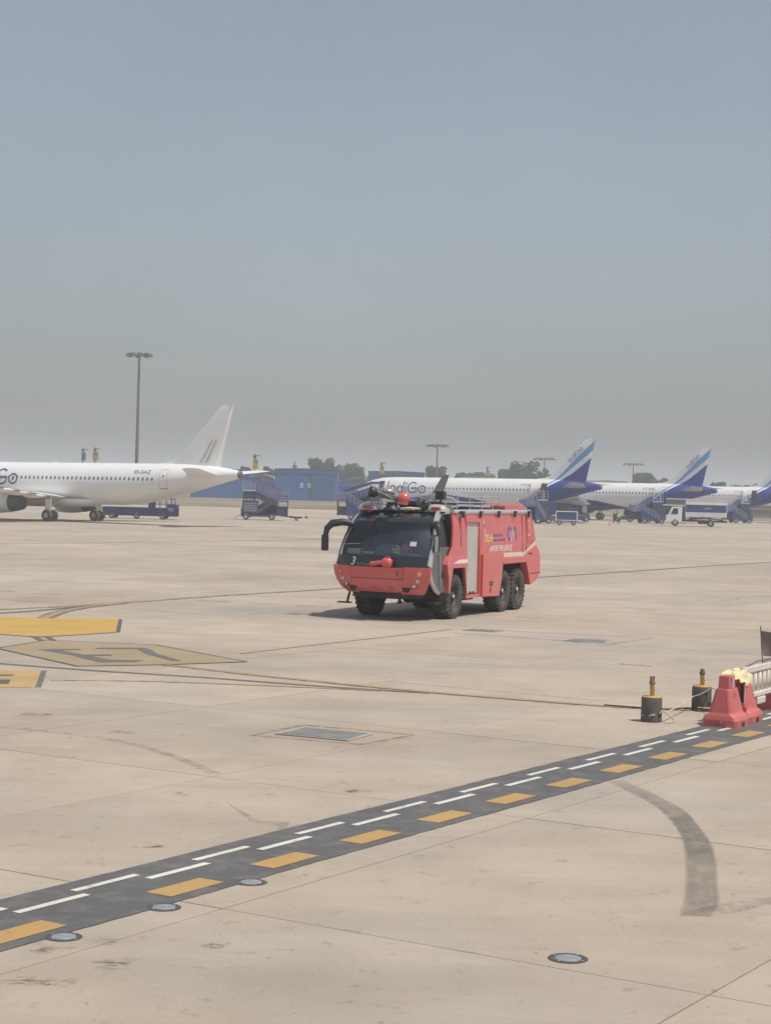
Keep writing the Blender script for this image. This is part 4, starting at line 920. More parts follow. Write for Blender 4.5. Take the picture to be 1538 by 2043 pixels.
    m = MB(); m.tube([(0, 0, .4), (-.15, 0, 2.0)], .09, 8); m.tube([(0, -.25, .4), (0, .25, .4)], .06, 8); m.build('strut', 'air_metal', g)
    for yy in (-.25, .25):
        m = MB(); m.lathe([(.0001, -.1), (.34, -.11), (.39, 0), (.34, .11), (.0001, .1)], 20, 'Y', (0, yy, .4)); m.build('tyre', 'rubber', g)
    # cabin windows, one by one
    if win:
        w0_ = None; m = MB(); m.lathe([(.5, 0), (.42, .02), (.0001, .02)], 14, 'Y'); k = 0
        for k in range(42):
            x = wx0 + .533 * k
            if x > 28.6: break
            p = fside(x, 4.33, 0)
            t, bt, hw = fus(x); q = (4.33 - (t + bt) / 2) / ((t - bt) / 2)
            if w0_ is None: o = w0_ = m.build('window', 'air_window', fz)
            else: o = w0_.copy(); col.objects.link(o); o.parent = fz
            o.location = p + Vector((0, .005, 0)); o.rotation_euler = (R(180) - math.asin(q) * hw / 2 * .5 - .12, 0, 0); o.scale = (.25, .6, .36)
    # doors
    for x in (5.0, 29.75):
        z0 = 3.42
        if x in open_doors:
            b_ = MB(); b_.grid([[fside(x + dx, z0 + 1.86 * k / 6, .014) for dx in (-.42, 0, .42)] for k in range(7)]); b_.build('door_opening', 'chassis', fz)
            b_ = MB(); b_.slab([[fside(x - 1.4 + dx, z0 + 1.86 * k / 6, .30) for dx in (-.42, 0, .42)] for k in range(7)], (0, .1, 0)); b_.build('door', 'air_white', fz)
        else:
            oc = dense([(-.42, 0), (.42, 0), (.42, 1.86), (-.42, 1.86), (-.42, 0)], .2); vs, fs = ribbon2(oc, .035)
            b_ = MB(); b_.add([fside(x + u, z0 + v) for u, v in vs], fs); dd = b_.build('door', 'air_line', fz, fix=False)
            b_ = MB(); b_.slab([[fside(x + dx, z0 - .05 + dz, .03) for dx in (-.45, 0, .45)] for dz in (0, .06)], (0, .03, 0)); b_.build('door_sill', 'air_dark', dd)
            b_ = MB(); b_.add([fside(x + .09 * math.cos(a), z0 + 1.2 + .12 * math.sin(a), .015) for a in [2 * math.pi * k / 10 for k in range(10)]], [tuple(range(10))]); b_.build('door_window', 'air_window', dd, fix=False)
    if logo:
        b_ = MB()
        for st in logo_strokes(1.62):
            vs, fs = ribbon2(dense(st, .15), .155); b_.add([fside(5.95 + u, 3.62 + v, .02) for u, v in vs], fs)
        b_.build('logo', 'logo_blue', fz, fix=False)
    vs, fs = text_fit(reg, 1.9, .34, 0.0, 0.0)
    b_ = MB(); b_.add([fside(26.3 + u, 4.85 + v, .02) for u, v in vs], fs); b_.build('registration', 'logo_blue', fz, fix=False)
    def finpt(u, v):   # along the leading edge of the fin, port side
        ax = Vector((.674, 0, .739)); ay = Vector((-.739, 0, .674)); p = Vector((33.1, 0, 8.2)) + ax * u + ay * v
        hw = lin([(a[0], a[3]) for a in prof], p.z); xl = lin([(a[0], a[1]) for a in prof], p.z); xt = lin([(a[0], a[2]) for a in prof], p.z)
        t = min(.97, max(.02, (p.x - xl) / (xt - xl))); return Vector((p.x, -hw * 2.6 * math.sqrt(t) * (1 - t) - .02, p.z))
    if white:
        for k in (0, 1):
            b_ = MB(); q = [(33.0 + k * .62, 5.95), (33.25 + k * .62, 5.95), (34.5 + k * .45, 8.2), (34.35 + k * .45, 8.2)]; rr = []
            for i in range(7):
                t = i / 6; a = Vector((q[0][0] + (q[3][0] - q[0][0]) * t, 0, q[0][1] + (q[3][1] - q[0][1]) * t)); c = Vector((q[1][0] + (q[2][0] - q[1][0]) * t, 0, a.z))
                hwf = lin([(s_[0], s_[3]) for s_ in prof], a.z); rr.append([(a.x, -hwf - .05, a.z), (c.x, -hwf - .03, c.z)])
            b_.grid(rr, smooth=False); b_.build('old_mark', 'fin_mark', fn, fix=False)
    else:
        b_ = MB()
        for st in logo_strokes(.70):
            vs, fs = ribbon2(dense(st, .12), .065); b_.add([finpt(u, v) for u, v in vs], fs)
        b_.build('fin_logo', 'logo_blue', fn, fix=False)
    m = MB(); m.add([(15, 0, 5.85), (15.5, 0, 5.85), (15.45, 0, 6.25), (15.3, 0, 6.25)], [(0, 1, 2, 3)]); m.box((15.3, 0, 6.0), (.3, .05, .4)); m.build('aerial', 'air_white', fz)
    return r_
P1 = aircraft((468, 811), 177, 28.5, 'plain white airliner with blank white tail at the left', True, True, 'ES-SAZ', (), wx0=7.2)
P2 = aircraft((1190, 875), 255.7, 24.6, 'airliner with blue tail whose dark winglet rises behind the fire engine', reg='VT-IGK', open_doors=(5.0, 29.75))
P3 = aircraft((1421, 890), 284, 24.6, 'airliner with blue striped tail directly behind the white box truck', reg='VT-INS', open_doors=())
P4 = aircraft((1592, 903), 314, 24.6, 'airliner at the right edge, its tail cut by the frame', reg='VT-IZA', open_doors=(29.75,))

# ================================================================== GROUND EQUIPMENT
def wheels_on(parent, pts, r_=.38, wd=.25):
    for x, y in pts:
        m = MB(); m.lathe([(r_ * .5, -wd / 2), (r_ * .9, -wd / 2), (r_, -wd * .3), (r_, wd * .3), (r_ * .9, wd / 2), (r_ * .5, wd / 2)], 18, 'Y', (x, y, r_)); w_ = m.build('wheel', 'rubber', parent)
        m = MB(); m.lathe([(r_ * .52, -wd * .45), (r_ * .3, -wd * .3), (.0001, -wd * .35)], 12, 'Y', (x, y, r_)); m.lathe([(r_ * .52, wd * .45), (r_ * .3, wd * .3), (.0001, wd * .35)], 12, 'Y', (x, y, r_)); m.build('hub', 'gse_light', w_)
def ramp_run(parent, a, b, y0, y1, hgt=1.0, fab='gse_blue', panel=True, name='ramp'):
    a, b = Vector(a), Vector(b)
    m = MB(); m.prism([(a.x, a.z), (b.x, b.z), (b.x, b.z - .18), (a.x, a.z - .18)], y0, y1); o = m.build(name, fab, parent)
    for y in (y0, y1):
        m = MB(); n = max(3, int((b - a).length / .55))
        for k in range(n + 1):
            p = a.lerp(b, k / n); m.bar((p.x, y, p.z), (p.x, y, p.z + hgt), .045)
        for hh in (hgt, hgt * .66, hgt * .33): m.bar((a.x, y, a.z + hh), (b.x, y, b.z + hh), .05)
        m.build('railing', 'gse_rail', o)
        if panel:
            m = MB(); m.prism([(a.x, a.z + .05), (b.x, b.z + .05), (b.x, b.z + hgt * .72), (a.x, a.z + hgt * .72)], y - .012, y + .012); m.build('side_panel', fab, o)
    return o
def boarding_ramp(loc, ang, L, zt, zl, label, canopy=True, scale=1.0, towbar=True, fab='gse_blue'):
    r_ = empty('boarding_ramp', loc, ang); r_.scale = (scale,) * 3; tag(r_, label, 'boarding ramp', 'boarding ramps at the airliners')
    m = MB(); m.box((L * .45, 0, .48), (L * .95, 2.6, .22)); m.box((.6, 0, .9), (1.4, 2.2, .9)); ch = m.build('chassis', 'gse_dark', r_)
    wheels_on(ch, [(.5, -1.35), (.5, 1.35), (L * .85, -1.35), (L * .85, 1.35)])
    ramp_run(r_, (.0, 0, zt), (1.6, 0, zt), -1.25, .0, 1.05, 'gse_light', False, 'platform')
    ramp_run(r_, (1.6, 0, zt), (L, 0, zl), -1.25, .0, 1.05, fab, True, 'upper_ramp')
    ramp_run(r_, (L, 0, zl), (L + 1.3, 0, zl), -1.25, 1.3, 1.05, 'gse_purple', True, 'landing')
    ramp_run(r_, (L, 0, zl), (.9, 0, .35), .08, 1.3, 1.0, fab, True, 'lower_ramp')
    m = MB()
    for x, z in ((.15, zt), (1.5, zt), (L * .6, (zt + zl) * .5), (L + .1, zl), (L + 1.2, zl)):
        for y in (-1.15, -.1): m.bar((x, y, .5), (x, y, z), .10)
    m.bar((.15, -1.15, .5), (1.5, -1.15, zt - .2), .07); m.bar((1.5, -1.15, .5), (.15, -1.15, zt - .2), .07); m.bar((1.5, -1.15, .5), (L, -1.15, zl - .2), .07); m.build('support_frame', 'gse_dark', r_)
    m = MB(); m.box((.85, -.5, zt - .65), (1.5, 1.3, .9)); m.box((1.0, -.3, 1.55), (1.9, 1.9, 1.5)); lh = m.build('lift_housing', 'gse_dark', r_)
    for k in range(5):
        m = MB(); m.box((1.0, -1.27, 1.05 + .22 * k), (1.5, .04, .10)); m.build('grille_slat', 'gse_rail', lh)
    m = MB(); m.prism([(1.6, zt - .2), (L, zl - .2), (L, zl - .75), (1.6, zt - 1.0)], -1.22, -1.14); m.build('truss_panel', 'gse_dark', r_)
    m = MB(); m.prism([(L, zl - .2), (1.0, .35), (1.0, .3), (L, .5)], 1.2, 1.26); m.build('skirt', fab, r_)
    m = MB(); m.box((L + .5, -.2, 1.1), (1.3, 1.6, 1.1)); m.build('tool_locker', 'gse_dark', r_)
    for xq in (.15, 1.45):
        m = MB(); m.bar((xq, -1.22, zt), (xq, -1.22, zt + 1.4), .09); m.build('canopy_post', 'gse_rail', r_)
    if canopy:
        cz_ = 1.45; m = MB(); m.slab([[(-.1, yq, zt + cz_), (1.5, yq, zt + cz_), (L, yq, zl + cz_), (L + .5, yq, zl + cz_ - .1)] for yq in (-1.35, .05)], (0, 0, -.30), smooth=False); m.build('canopy', fab, r_)
    for sg in (-1, 1):
        m = MB(); m.bar((-.2, 1.2 * sg, .6), (-.9, 1.3 * sg, .05), .07); m.build('stabiliser', 'gse_rail', r_)
    if towbar:
        m = MB(); m.bar((L + .3, 0, .55), (L + 3.0, 0, .35), .14); m.box((L + 2.2, 0, .38), (1.4, .5, .2)); tb = m.build('towbar', 'chassis', r_); wheels_on(tb, [(L + 2.3, -.4), (L + 2.3, .4)], .2, .15)
    return r_
boarding_ramp(G(482, 1036), R(4), 4.2, 3.55, 2.35, 'blue zigzag boarding ramp standing right of the white airliner tail', canopy=True, fab='gse_purple')
g = G(762, 1043); boarding_ramp((g.x, 237, 0), R(176), 4.6, 3.5, 2.45, 'blue zigzag boarding ramp behind the fire engine mirror', canopy=True, towbar=False)
g = at(1094, 247); boarding_ramp((g.x, 247, 0), R(200), 2.4, 3.2, 2.4, 'blue boarding ramp at the open rear door behind the fire engine tail', canopy=False, towbar=False)
g = at(1324, 271); boarding_ramp((g.x, 271, 0), R(186), 3.6, 3.3, 1.9, 'blue boarding ramp left of the white box truck', canopy=False, towbar=False)
g = at(1498, 300); boarding_ramp((g.x, 300, 0), R(186), 3.2, 3.3, 2.0, 'blue boarding ramp right of the white box truck', canopy=False, towbar=False)

# low blue loader behind the white airliner
g = G(352, 1037.5); ld = empty('baggage_loader', (g.x - 8.6, g.y + 3, 0), R(-3)); tag(ld, 'long low blue baggage loader under the white airliner rear fuselage', 'loader')
m = MB(); m.box((4.2, 0, .80), (8.4, 2.2, .95)); m.build('body', 'gse_navy', ld, bevel=.04)
wheels_on(ld, [(1.2, -1.0), (1.2, 1.0), (6.9, -1.0), (6.9, 1.0), (4.0, -1.0)], .36)
m = MB(); m.box((7.9, 0, 1.0), (1.0, 2.3, 1.35)); cb = m.build('cab_block', 'gse_navy', ld, bevel=.05)
m = MB(); m.box((7.85, -1.17, 1.2), (.7, .02, .10)); m.box((7.9, -1.17, .98), (.5, .02, .08)); m.build('mark', 'gse_light', cb)
m = MB()
for x in (6.0, 6.6, 7.3, 7.9, 8.3):
    m.bar((x, -1.0, 1.1), (x, -1.0, 2.3), .09)
m.bar((6.0, -1.0, 2.3), (8.3, -1.0, 2.3), .1); m.bar((6.0, -1.0, 1.7), (8.3, -1.0, 1.7), .05); m.build('guard_frame', 'gse_dark', ld)
m = MB(); m.box((3.0, 0, 1.18), (5.6, 1.1, .14)); m.box((5.6, -.4, 1.6), (.7, .9, .9)); m.build('conveyor', 'gse_dark', ld)
ch = MB(); ch.box((0, 0, .12), (.35, .25, .24)); 
cho = ch.build('wheel_chock', 'chassis', bevel=.02); gp = G(611, 1034); cho.location = (gp.x, gp.y, 0); tag(cho, 'small dark wheel chock right of the zigzag ramp', 'chock')

# white high-lift truck
g = G(1331, 1049); tk = empty('box_truck', (g.x, g.y + 1.5, 0), R(-7)); tag(tk, 'white high-lift catering truck with blue banded box body', 'truck')
m = MB(); m.prism([(.0, .55), (.0, 1.35), (.25, 1.5), (.75, 2.62), (2.15, 2.65), (2.15, .55)], -1.15, 1.15); cab_ = m.build('cab', 'truck_white', tk, bevel=.06)
m = MB(); m.add([(.26, -1.0, 1.56), (.26, 1.0, 1.56), (.72, 1.0, 2.5), (.72, -1.0, 2.5)], [(0, 1, 2, 3)]); m.add([(.245, -1.02, 1.56), (.245, 1.02, 1.56), (.705, 1.02, 2.52), (.705, -1.02, 2.52)], [(0, 1, 2, 3)]); m.build('windscreen', 'black_gloss', cab_)
for s in (-1, 1):
    m = MB(); m.prism([(.62, 1.62), (.98, 2.42), (1.6, 2.42), (1.6, 1.62)], s * 1.16, s * 1.175); m.build('side_window', 'black_gloss', cab_)
    m = MB(); m.box((.15, s * 1.3, 2.0), (.1, .16, .4)); m.build('mirror', 'chassis', cab_)
    m = MB(); m.box((-.02, s * .8, .95), (.06, .35, .2)); m.build('headlight', 'lamp_clear', cab_)
m = MB(); m.box((-.02, 0, 1.1), (.05, 1.0, .35)); m.build('grille', 'black_plastic', cab_)
m = MB(); m.box((-.05, 0, .6), (.2, 2.3, .3)); m.build('bumper', 'truck_white', cab_)
m = MB(); m.box((4.5, 0, .75), (7.6, .9, .25)); m.box((5.2, 0, .6), (1.6, 1.9, .5)); m.bar((3.0, -.8, .9), (7.8, -.8, 1.5), .14); m.bar((3.0, -.8, 1.5), (7.8, -.8, .9), .14); m.bar((3.0, .8, .9), (7.8, .8, 1.5), .14); m.build('chassis', 'chassis', tk)
wheels_on(tk, [(1.25, -1.0), (1.25, 1.0)], .48, .3); wheels_on(tk, [(6.1, -1.0), (6.1, 1.0)], .48, .34)
bx = MB(); bx.box((5.4, 0, 2.48), (5.6, 2.45, 2.36)); bxo = bx.build('box_body', 'truck_white', tk, bevel=.03)
for z, hh, mt in ((1.62, .62, 'truck_pale'), (2.48, 1.02, 'gse_blue')):
    for s in (-1, 1):
        m = MB(); m.box((5.4, s * 1.235, z), (5.5, .02, hh)); m.build('side_band', mt, bxo)
m = MB(); m.prism([(.0, 3.78), (8.24, 3.74), (8.24, 3.665), (.0, 3.665)], -1.28, 1.28); m.build('roof', 'truck_white', bxo)
decal('lettering', text_fit('IndiGo', .9, .25, .2), lambda u, v: Vector((5.2 + u, -1.25, 2.40 + v)), 'cream', bxo)
m = MB(); m.box((1.35, 0, 2.86), (3.6, 2.3, .12)); m.build('front_platform', 'truck_white', tk)
m = MB()
for k in range(24): m.box((-.0 + .108 * k, -1.12, 3.28), (.085, .05, .75)); 
m.box((1.25, -1.09, 3.28), (2.6, .05, .74)); m.build('sliding_shield', 'door_grey', tk)
m = MB(); m.box((1.3, .8, 3.28), (2.6, .05, .74)); m.build('sliding_shield', 'door_grey', tk)
m = MB(); m.box((2.45, 0, 1.7), (.35, 2.2, 1.6)); m.build('bellows', 'gse_dark', tk)

# carts and tractors under the second airliner tail
def baggage_cart(loc, ang, label, pale=True):
    r_ = empty('baggage_cart', loc, ang); tag(r_, label, 'cart', 'carts and tractors under the blue tail')
    m = MB(); m.box((1.4, 0, .5), (2.8, 1.5, .14)); m.build('deck', 'gse_dark', r_)
    wheels_on(r_, [(.5, -.75), (.5, .75), (2.3, -.75), (2.3, .75)], .3, .2)
    m = MB()
    for x in (.05, 2.75):
        for y in (-.7, .7): m.bar((x, y, .5), (x, y, 1.75), .08)
    for y in (-.7, .7): m.bar((.05, y, 1.75), (2.75, y, 1.75), .1); m.bar((.05, y, .62), (2.75, y, .62), .08)
    m.build('frame', 'truck_white' if pale else 'gse_blue', r_)
    m = MB(); m.box((1.4, -.66, 1.2), (2.5, .03, 1.0)); m.box((1.4, .66, 1.2), (2.5, .03, 1.0)); m.build('curtain', 'gse_blue', r_)
    m = MB(); m.bar((2.8, 0, .45), (3.7, 0, .3), .08); m.build('drawbar', 'gse_dark', r_)
def tractor(loc, ang, label, mat='gse_blue'):
    r_ = empty('tow_tractor', loc, ang); tag(r_, label, 'tractor', 'carts and tractors under the blue tail')
    m = MB(); m.prism([(0, .35), (0, 1.05), (1.2, 1.1), (1.3, .9), (3.0, .85), (3.1, .35)], -.8, .8); m.build('body', mat, r_, bevel=.05)
    m = MB(); m.prism([(.1, 1.0), (.25, 2.0), (1.35, 2.0), (1.6, 1.0)], -.75, .75); c_ = m.build('cabin', mat, r_, bevel=.04)
    for s in (-1, 1):
        m = MB(); m.prism([(.35, 1.15), (.42, 1.85), (1.28, 1.85), (1.45, 1.15)], s * .76, s * .77); m.build('window', 'black_gloss', c_)
    wheels_on(r_, [(.6, -.75), (.6, .75), (2.5, -.75), (2.5, .75)], .38, .25)
gq = G(1108, 1047); baggage_cart((gq.x, gq.y, 0), R(-4), 'baggage cart with white frame and blue curtain beneath the blue tail')
gq = G(1082, 1044); tractor((gq.x, gq.y + 1, 0), R(172), 'dark blue tow tractor just behind the fire engine rear corner')
gq = G(1138, 1041); tractor((gq.x, gq.y + 3, 0), R(5), 'blue tow tractor right of the white framed cart')
gq = G(1090, 1041); r_ = empty('container_trailer', (gq.x - 1.2, gq.y + 3, 0), 0); tag(r_, 'blue boxy container trailer behind the cart under the tail', 'trailer', 'carts and tractors under the blue tail')
m = MB(); m.box((1.6, 0, 2.0), (2.3, 2.0, 1.5)); m.build('container', 'gse_blue', r_, bevel=.03); m = MB(); m.box((1.6, 0, .7), (3.2, 1.8, .2)); m.bar((.4, -.8, .7), (.4, -.8, 1.3), .1); m.bar((2.8, -.8, .7), (2.8, -.8, 1.3), .1); m.box((1.6, 0, 1.2), (2.6, 1.9, .1)); m.build('deck', 'gse_dark', r_); wheels_on(r_, [(.5, -.8), (.5, .8), (2.7, -.8), (2.7, .8)], .34)
gq = G(1268, 1042); tractor((gq.x, gq.y + 2, 0), R(178), 'dark low tow tractor parked left of the ramp at the third airliner', 'gse_dark')
gq = G(1290, 1043); baggage_cart((gq.x, gq.y + 2, 0), R(0), 'dark blue baggage cart in front of the ramp left of the truck', False)
# ================================================================== PEOPLE
def person(loc, face, top, label, pose='stand', h=1.72):
    s = h / 1.75
    J = {'pel': (0, 0, .95), 'wst': (0, 0, 1.08), 'chs': (0, .01, 1.30), 'nek': (0, 0, 1.49), 'hd0': (0, -.01, 1.57), 'hd1': (0, -.01, 1.67), 'hd2': (0, 0, 1.74),
         'hl': (.10, 0, .90), 'kl': (.115, -.03, .50), 'al': (.12, .02, .09), 'tl': (.13, -.14, .04), 'hr': (-.10, 0, .90), 'kr': (-.115, -.04 if pose == 'stand' else -.12, .50), 'ar': (-.13, .02 if pose == 'stand' else .12, .09), 'tr': (-.14, -.14 if pose == 'stand' else -.03, .04),
         'sl': (.19, 0, 1.42), 'el': (.25, .02, 1.14), 'wl': (.25, -.06, .90), 'fl': (.25, -.09, .80), 'sr': (-.19, 0, 1.42), 'er': (-.26, .03, 1.14), 'wr': (-.22, -.14, .96), 'fr': (-.20, -.18, .87)}
    Rr = {'pel': .145, 'wst': .135, 'chs': .15, 'nek': .06, 'hd0': .085, 'hd1': .095, 'hd2': .07, 'hl': .10, 'kl': .065, 'al': .05, 'tl': .045, 'hr': .10, 'kr': .065, 'ar': .05, 'tr': .045, 'sl': .075, 'el': .05, 'wl': .036, 'fl': .04, 'sr': .075, 'er': .05, 'wr': .036, 'fr': .04}
    E = [('pel', 'wst'), ('wst', 'chs'), ('chs', 'nek'), ('nek', 'hd0'), ('hd0', 'hd1'), ('hd1', 'hd2'), ('pel', 'hl'), ('hl', 'kl'), ('kl', 'al'), ('al', 'tl'), ('pel', 'hr'), ('hr', 'kr'), ('kr', 'ar'), ('ar', 'tr'), ('chs', 'sl'), ('sl', 'el'), ('el', 'wl'), ('wl', 'fl'), ('chs', 'sr'), ('sr', 'er'), ('er', 'wr'), ('wr', 'fr')]
    ks = list(J); me = bpy.data.meshes.new('skeleton'); me.from_pydata([tuple(c * s for c in J[k]) for k in ks], [(ks.index(a), ks.index(b_)) for a, b_ in E], [])
    o = bpy.data.objects.new('skeleton', me); col.objects.link(o)
    md = o.modifiers.new('skin', 'SKIN'); 
    for i, k in enumerate(ks):
        v = me.skin_vertices[0].data[i]; v.radius = (Rr[k] * s, Rr[k] * s * (.75 if k in ('pel', 'wst', 'chs') else 1)); v.use_root = (k == 'pel')
    sd_ = o.modifiers.new('sub', 'SUBSURF'); sd_.levels = 1
    bpy.context.view_layer.update(); ev = o.evaluated_get(bpy.context.evaluated_depsgraph_get()); bm_ = bpy.data.meshes.new_from_object(ev); bpy.data.objects.remove(o)
    bm_.name = 'person'
    for k in ('skin', 'hair', 'trousers', top, 'shoe'): bm_.materials.append(M_[k])
    for p in bm_.polygons:
        c = p.center / s; p.use_smooth = True
        if c.z > 1.66 or (c.z > 1.56 and c.y > .02): p.material_index = 1
        elif c.z > 1.50: p.material_index = 0
        elif abs(c.x) > .20 and c.z < 1.10: p.material_index = 0
        elif c.z > .93: p.material_index = 3
        elif c.z < .10: p.material_index = 4
        else: p.material_index = 2
    o = bpy.data.objects.new('person', bm_); col.objects.link(o); o.location = loc; o.rotation_euler = (0, 0, face); tag(o, label, 'person', 'people on the far apron'); return o
gq = G(1234, 1046); person((gq.x, gq.y, 0), R(20), 'vest', 'person in pale green vest standing beneath the third airliner', 'stride', 1.78)
gq = G(1226, 1044.5); person((gq.x, gq.y + 1, 0), R(-120), 'trousers', 'person in dark clothes beside the one in the green vest', 'stand', 1.6)
gq = at(1070, 246.2); person((gq.x, 246.2, 2.55), R(80), 'shirt_red', 'person in red top climbing to the open rear door', 'stride')
gq = at(1078, 247.0); person((gq.x, 247.0, 2.95), R(100), 'shirt_red', 'person in red top higher up at the open rear door', 'stand')
m = MB(); m.lathe([(.16, 0), (.16, .04), (.10, .05), (.05, .6), (.0001, .62)], 14); m.tube([(0, 0, .5), (0, 0, 1.1)], .02, 6); cn = m.build('traffic_cone', 'fire_red_matte'); gq = G(1216.5, 1048.5); cn.location = (gq.x, gq.y, 0); tag(cn, 'small cone with a thin rod left of the standing people', 'cone')

# ================================================================== BUILDINGS, MASTS, SIGNS, TREES
def shed(px0, px1, Y, top_y, depth, label, wall='hangar_blue', roof='hangar_blue_dark', name='hangar', door=None, wins=(), base=0.0, rise=0.0):
    a, b_ = at(px0, Y), at(px1, Y); W_ = b_.x - a.x; Hh = at((px0 + px1) / 2, Y, top_y).z
    r_ = empty(name, (a.x, Y, 0)); tag(r_, label, 'building')
    m = MB(); m.box((W_ / 2, depth / 2, Hh / 2), (W_, depth, Hh))
    k = 0
    while k < W_ - .4: m.box((k + .3, -.04, Hh * .44), (.16, .08, Hh * .86)); k += 1.2
    wl = m.build('wall', wall, r_)
    m = MB(); m.box((W_ / 2, -.1, Hh - .45), (W_ + .3, .3, .9)); m.build('fascia', wall, r_)
    m = MB(); m.prism([(-.3, Hh), (W_ / 2, Hh + .25 + rise), (W_ + .3, Hh), (W_ + .3, Hh + .12), (W_ / 2, Hh + .4 + rise), (-.3, Hh + .12)], -.4, depth + .3); m.build('roof', roof, r_)
    if door:
        m = MB(); m.box((W_ * (door[0] + door[1]) / 2, -.12, Hh * .43), (W_ * (door[1] - door[0]), .2, Hh * .82)); m.build('sliding_door', 'hangar_blue_dark', r_)
        m = MB(); m.box((W_ * door[0] - .15, -.2, Hh * .43), (.3, .3, Hh * .84)); m.build('door_post', 'gse_dark', r_)
    for u, z, w_, h_ in wins:
        m = MB(); m.box((W_ * u, -.12, z), (w_, .16, h_)); wo_ = m.build('window', 'truck_white', r_); m = MB(); m.box((W_ * u, -.215, z), (w_ * .8, .02, h_ * .8)); m.build('pane', 'gse_light', wo_)
    return r_
shed(548, 672, 514, 937, 20, 'tall blue hangar with two small windows behind the ramp', door=(.60, .95), wins=((.43, 4.2, .8, 1.3), (.56, 4.2, .8, 1.3)))
shed(380, 498, 530, 937, 16, 'blue hangar half hidden behind the white airliner tail')
shed(496, 562, 540, 958, 14, 'low shed with pale blue roof left of the tall hangar', 'hangar_blue', 'roof_blue', rise=1.2)
shed(672, 752, 530, 964, 14, 'low blue shed with pale roof right of the tall hangar', 'hangar_blue', 'roof_blue', rise=1.4)
shed(735, 846, 590, 942, 20, 'long blue hangar behind the second airliner nose', 'hangar_blue_dark', 'hangar_blue_dark')
shed(1165, 1252, 640, 960, 20, 'cream building with flat roof between the two tails', 'cream_wall', 'cream_wall', 'terminal_block')
shed(920, 990, 660, 953, 18, 'low cream building among the trees above the fuselage', 'cream_wall', 'cream_wall', 'terminal_block')
shed(1490, 1700, 380, 1011, 3, 'brown boundary wall at the right edge beyond the airliner', 'brown_wall', 'brown_wall', 'boundary_wall')
def high_mast(px, top_y, Y, label, head=2.4, r0=.32):
    b_ = at(px, Y); Hh = at(px, Y, top_y).z; x = at(px, Y, (top_y + 950) / 2).x
    r_ = empty('light_mast', (x, Y, 0)); tag(r_, label, 'light mast', 'high light masts beyond the apron')
    m = MB(); m.tube([(0, 0, 0), (0, 0, Hh - .3)], [r0, r0 * .55], 12); m.build('pole', 'mast_steel', r_)
    m = MB(); m.tube([(head * .62 * math.cos(a), head * .62 * math.sin(a), Hh - .6) for a in [2 * math.pi * k / 20 for k in range(21)]], .07, 6)
    for k in range(4): a = math.pi * k / 4; m.bar((head * .62 * math.cos(a), head * .62 * math.sin(a), Hh - .6), (-head * .62 * math.cos(a), -head * .62 * math.sin(a), Hh - .6), .1)
    m.lathe([(.45, -.5), (.5, 0), (.0001, .05)], 12, c=(0, 0, Hh)); m.build('lamp_ring', 'mast_steel', r_)
    for k in range(8):
        a = 2 * math.pi * (k + .3) / 8; Mx = Matrix.Translation((head * math.cos(a), head * math.sin(a), Hh - .45)) @ Matrix.Rotation(a, 4, 'Z') @ Matrix.Rotation(R(18), 4, 'Y')
        m = MB(); m.box((0, 0, 0), (head * .5, 1.1, .55), M=Mx, taper=(.75, .85)); m.bar((-head * .4, 0, -.05), (0, 0, 0), .08, M=Mx); m.build('floodlight', 'mast_steel', r_)
high_mast(275, 703, 372, 'tall light mast rising behind the white airliner fuselage', 2.2, .40)
high_mast(872, 886, 590, 'light mast above the lettering of the second airliner', 3.0, .36)
high_mast(1086, 913, 700, 'small light mast left of the first blue striped tail', 3.5, .36)
high_mast(1263, 924, 760, 'small light mast between the two blue striped tails', 3.5, .36)
def stand_sign(px, top_y, Y, label, board=True, bw=1.0):
    Hh = at(px, Y, top_y).z; x = at(px, Y, 930).x
    r_ = empty('stand_sign', (x, Y, 0)); tag(r_, label, 'sign', 'stand signs on posts')
    m = MB(); m.tube([(0, 0, 0), (0, 0, Hh)], .12, 8); m.build('post', 'mast_steel', r_)
    m = MB(); m.bar((-.2, 0, Hh - .35), (1.1, 0, Hh - .35), .14); m.box((0, 0, Hh - .6), (.6, .4, .5)); m.build('lamp_arm', 'mast_steel', r_)
    m = MB(); m.box((.15, -.1, Hh - 1.9), (bw, .16, 1.7)); bd = m.build('board', 'sign_yellow' if board else 'mast_steel', r_)
    if board:
        decal('character', text_fit('50', bw * .62, .75), lambda u, v: Vector((.15 - bw * .31 + u, -.19, Hh - 1.75 + v)), 'black_plastic', bd)
        decal('character', text_fit('L', bw * .3, .5), lambda u, v: Vector((.15 - bw * .15 + u, -.19, Hh - 2.55 + v)), 'black_plastic', bd)
stand_sign(508, 905, 330, 'yellow stand sign on a post right of the white tail')
stand_sign(189, 892, 380, 'yellow stand sign above the white airliner fuselage, right of the dark one', bw=1.15)
stand_sign(165, 893, 400, 'dark board on a post above the white airliner fuselage', False, .9)
stand_sign(761, 921, 420, 'yellow stand sign above the second airliner nose')
stand_sign(587, 921, 600, 'tiny dark signal post on the tall hangar roofline', False, 1.4)
stand_sign(972, 930, 520, 'yellow stand sign above the second airliner mid fuselage')
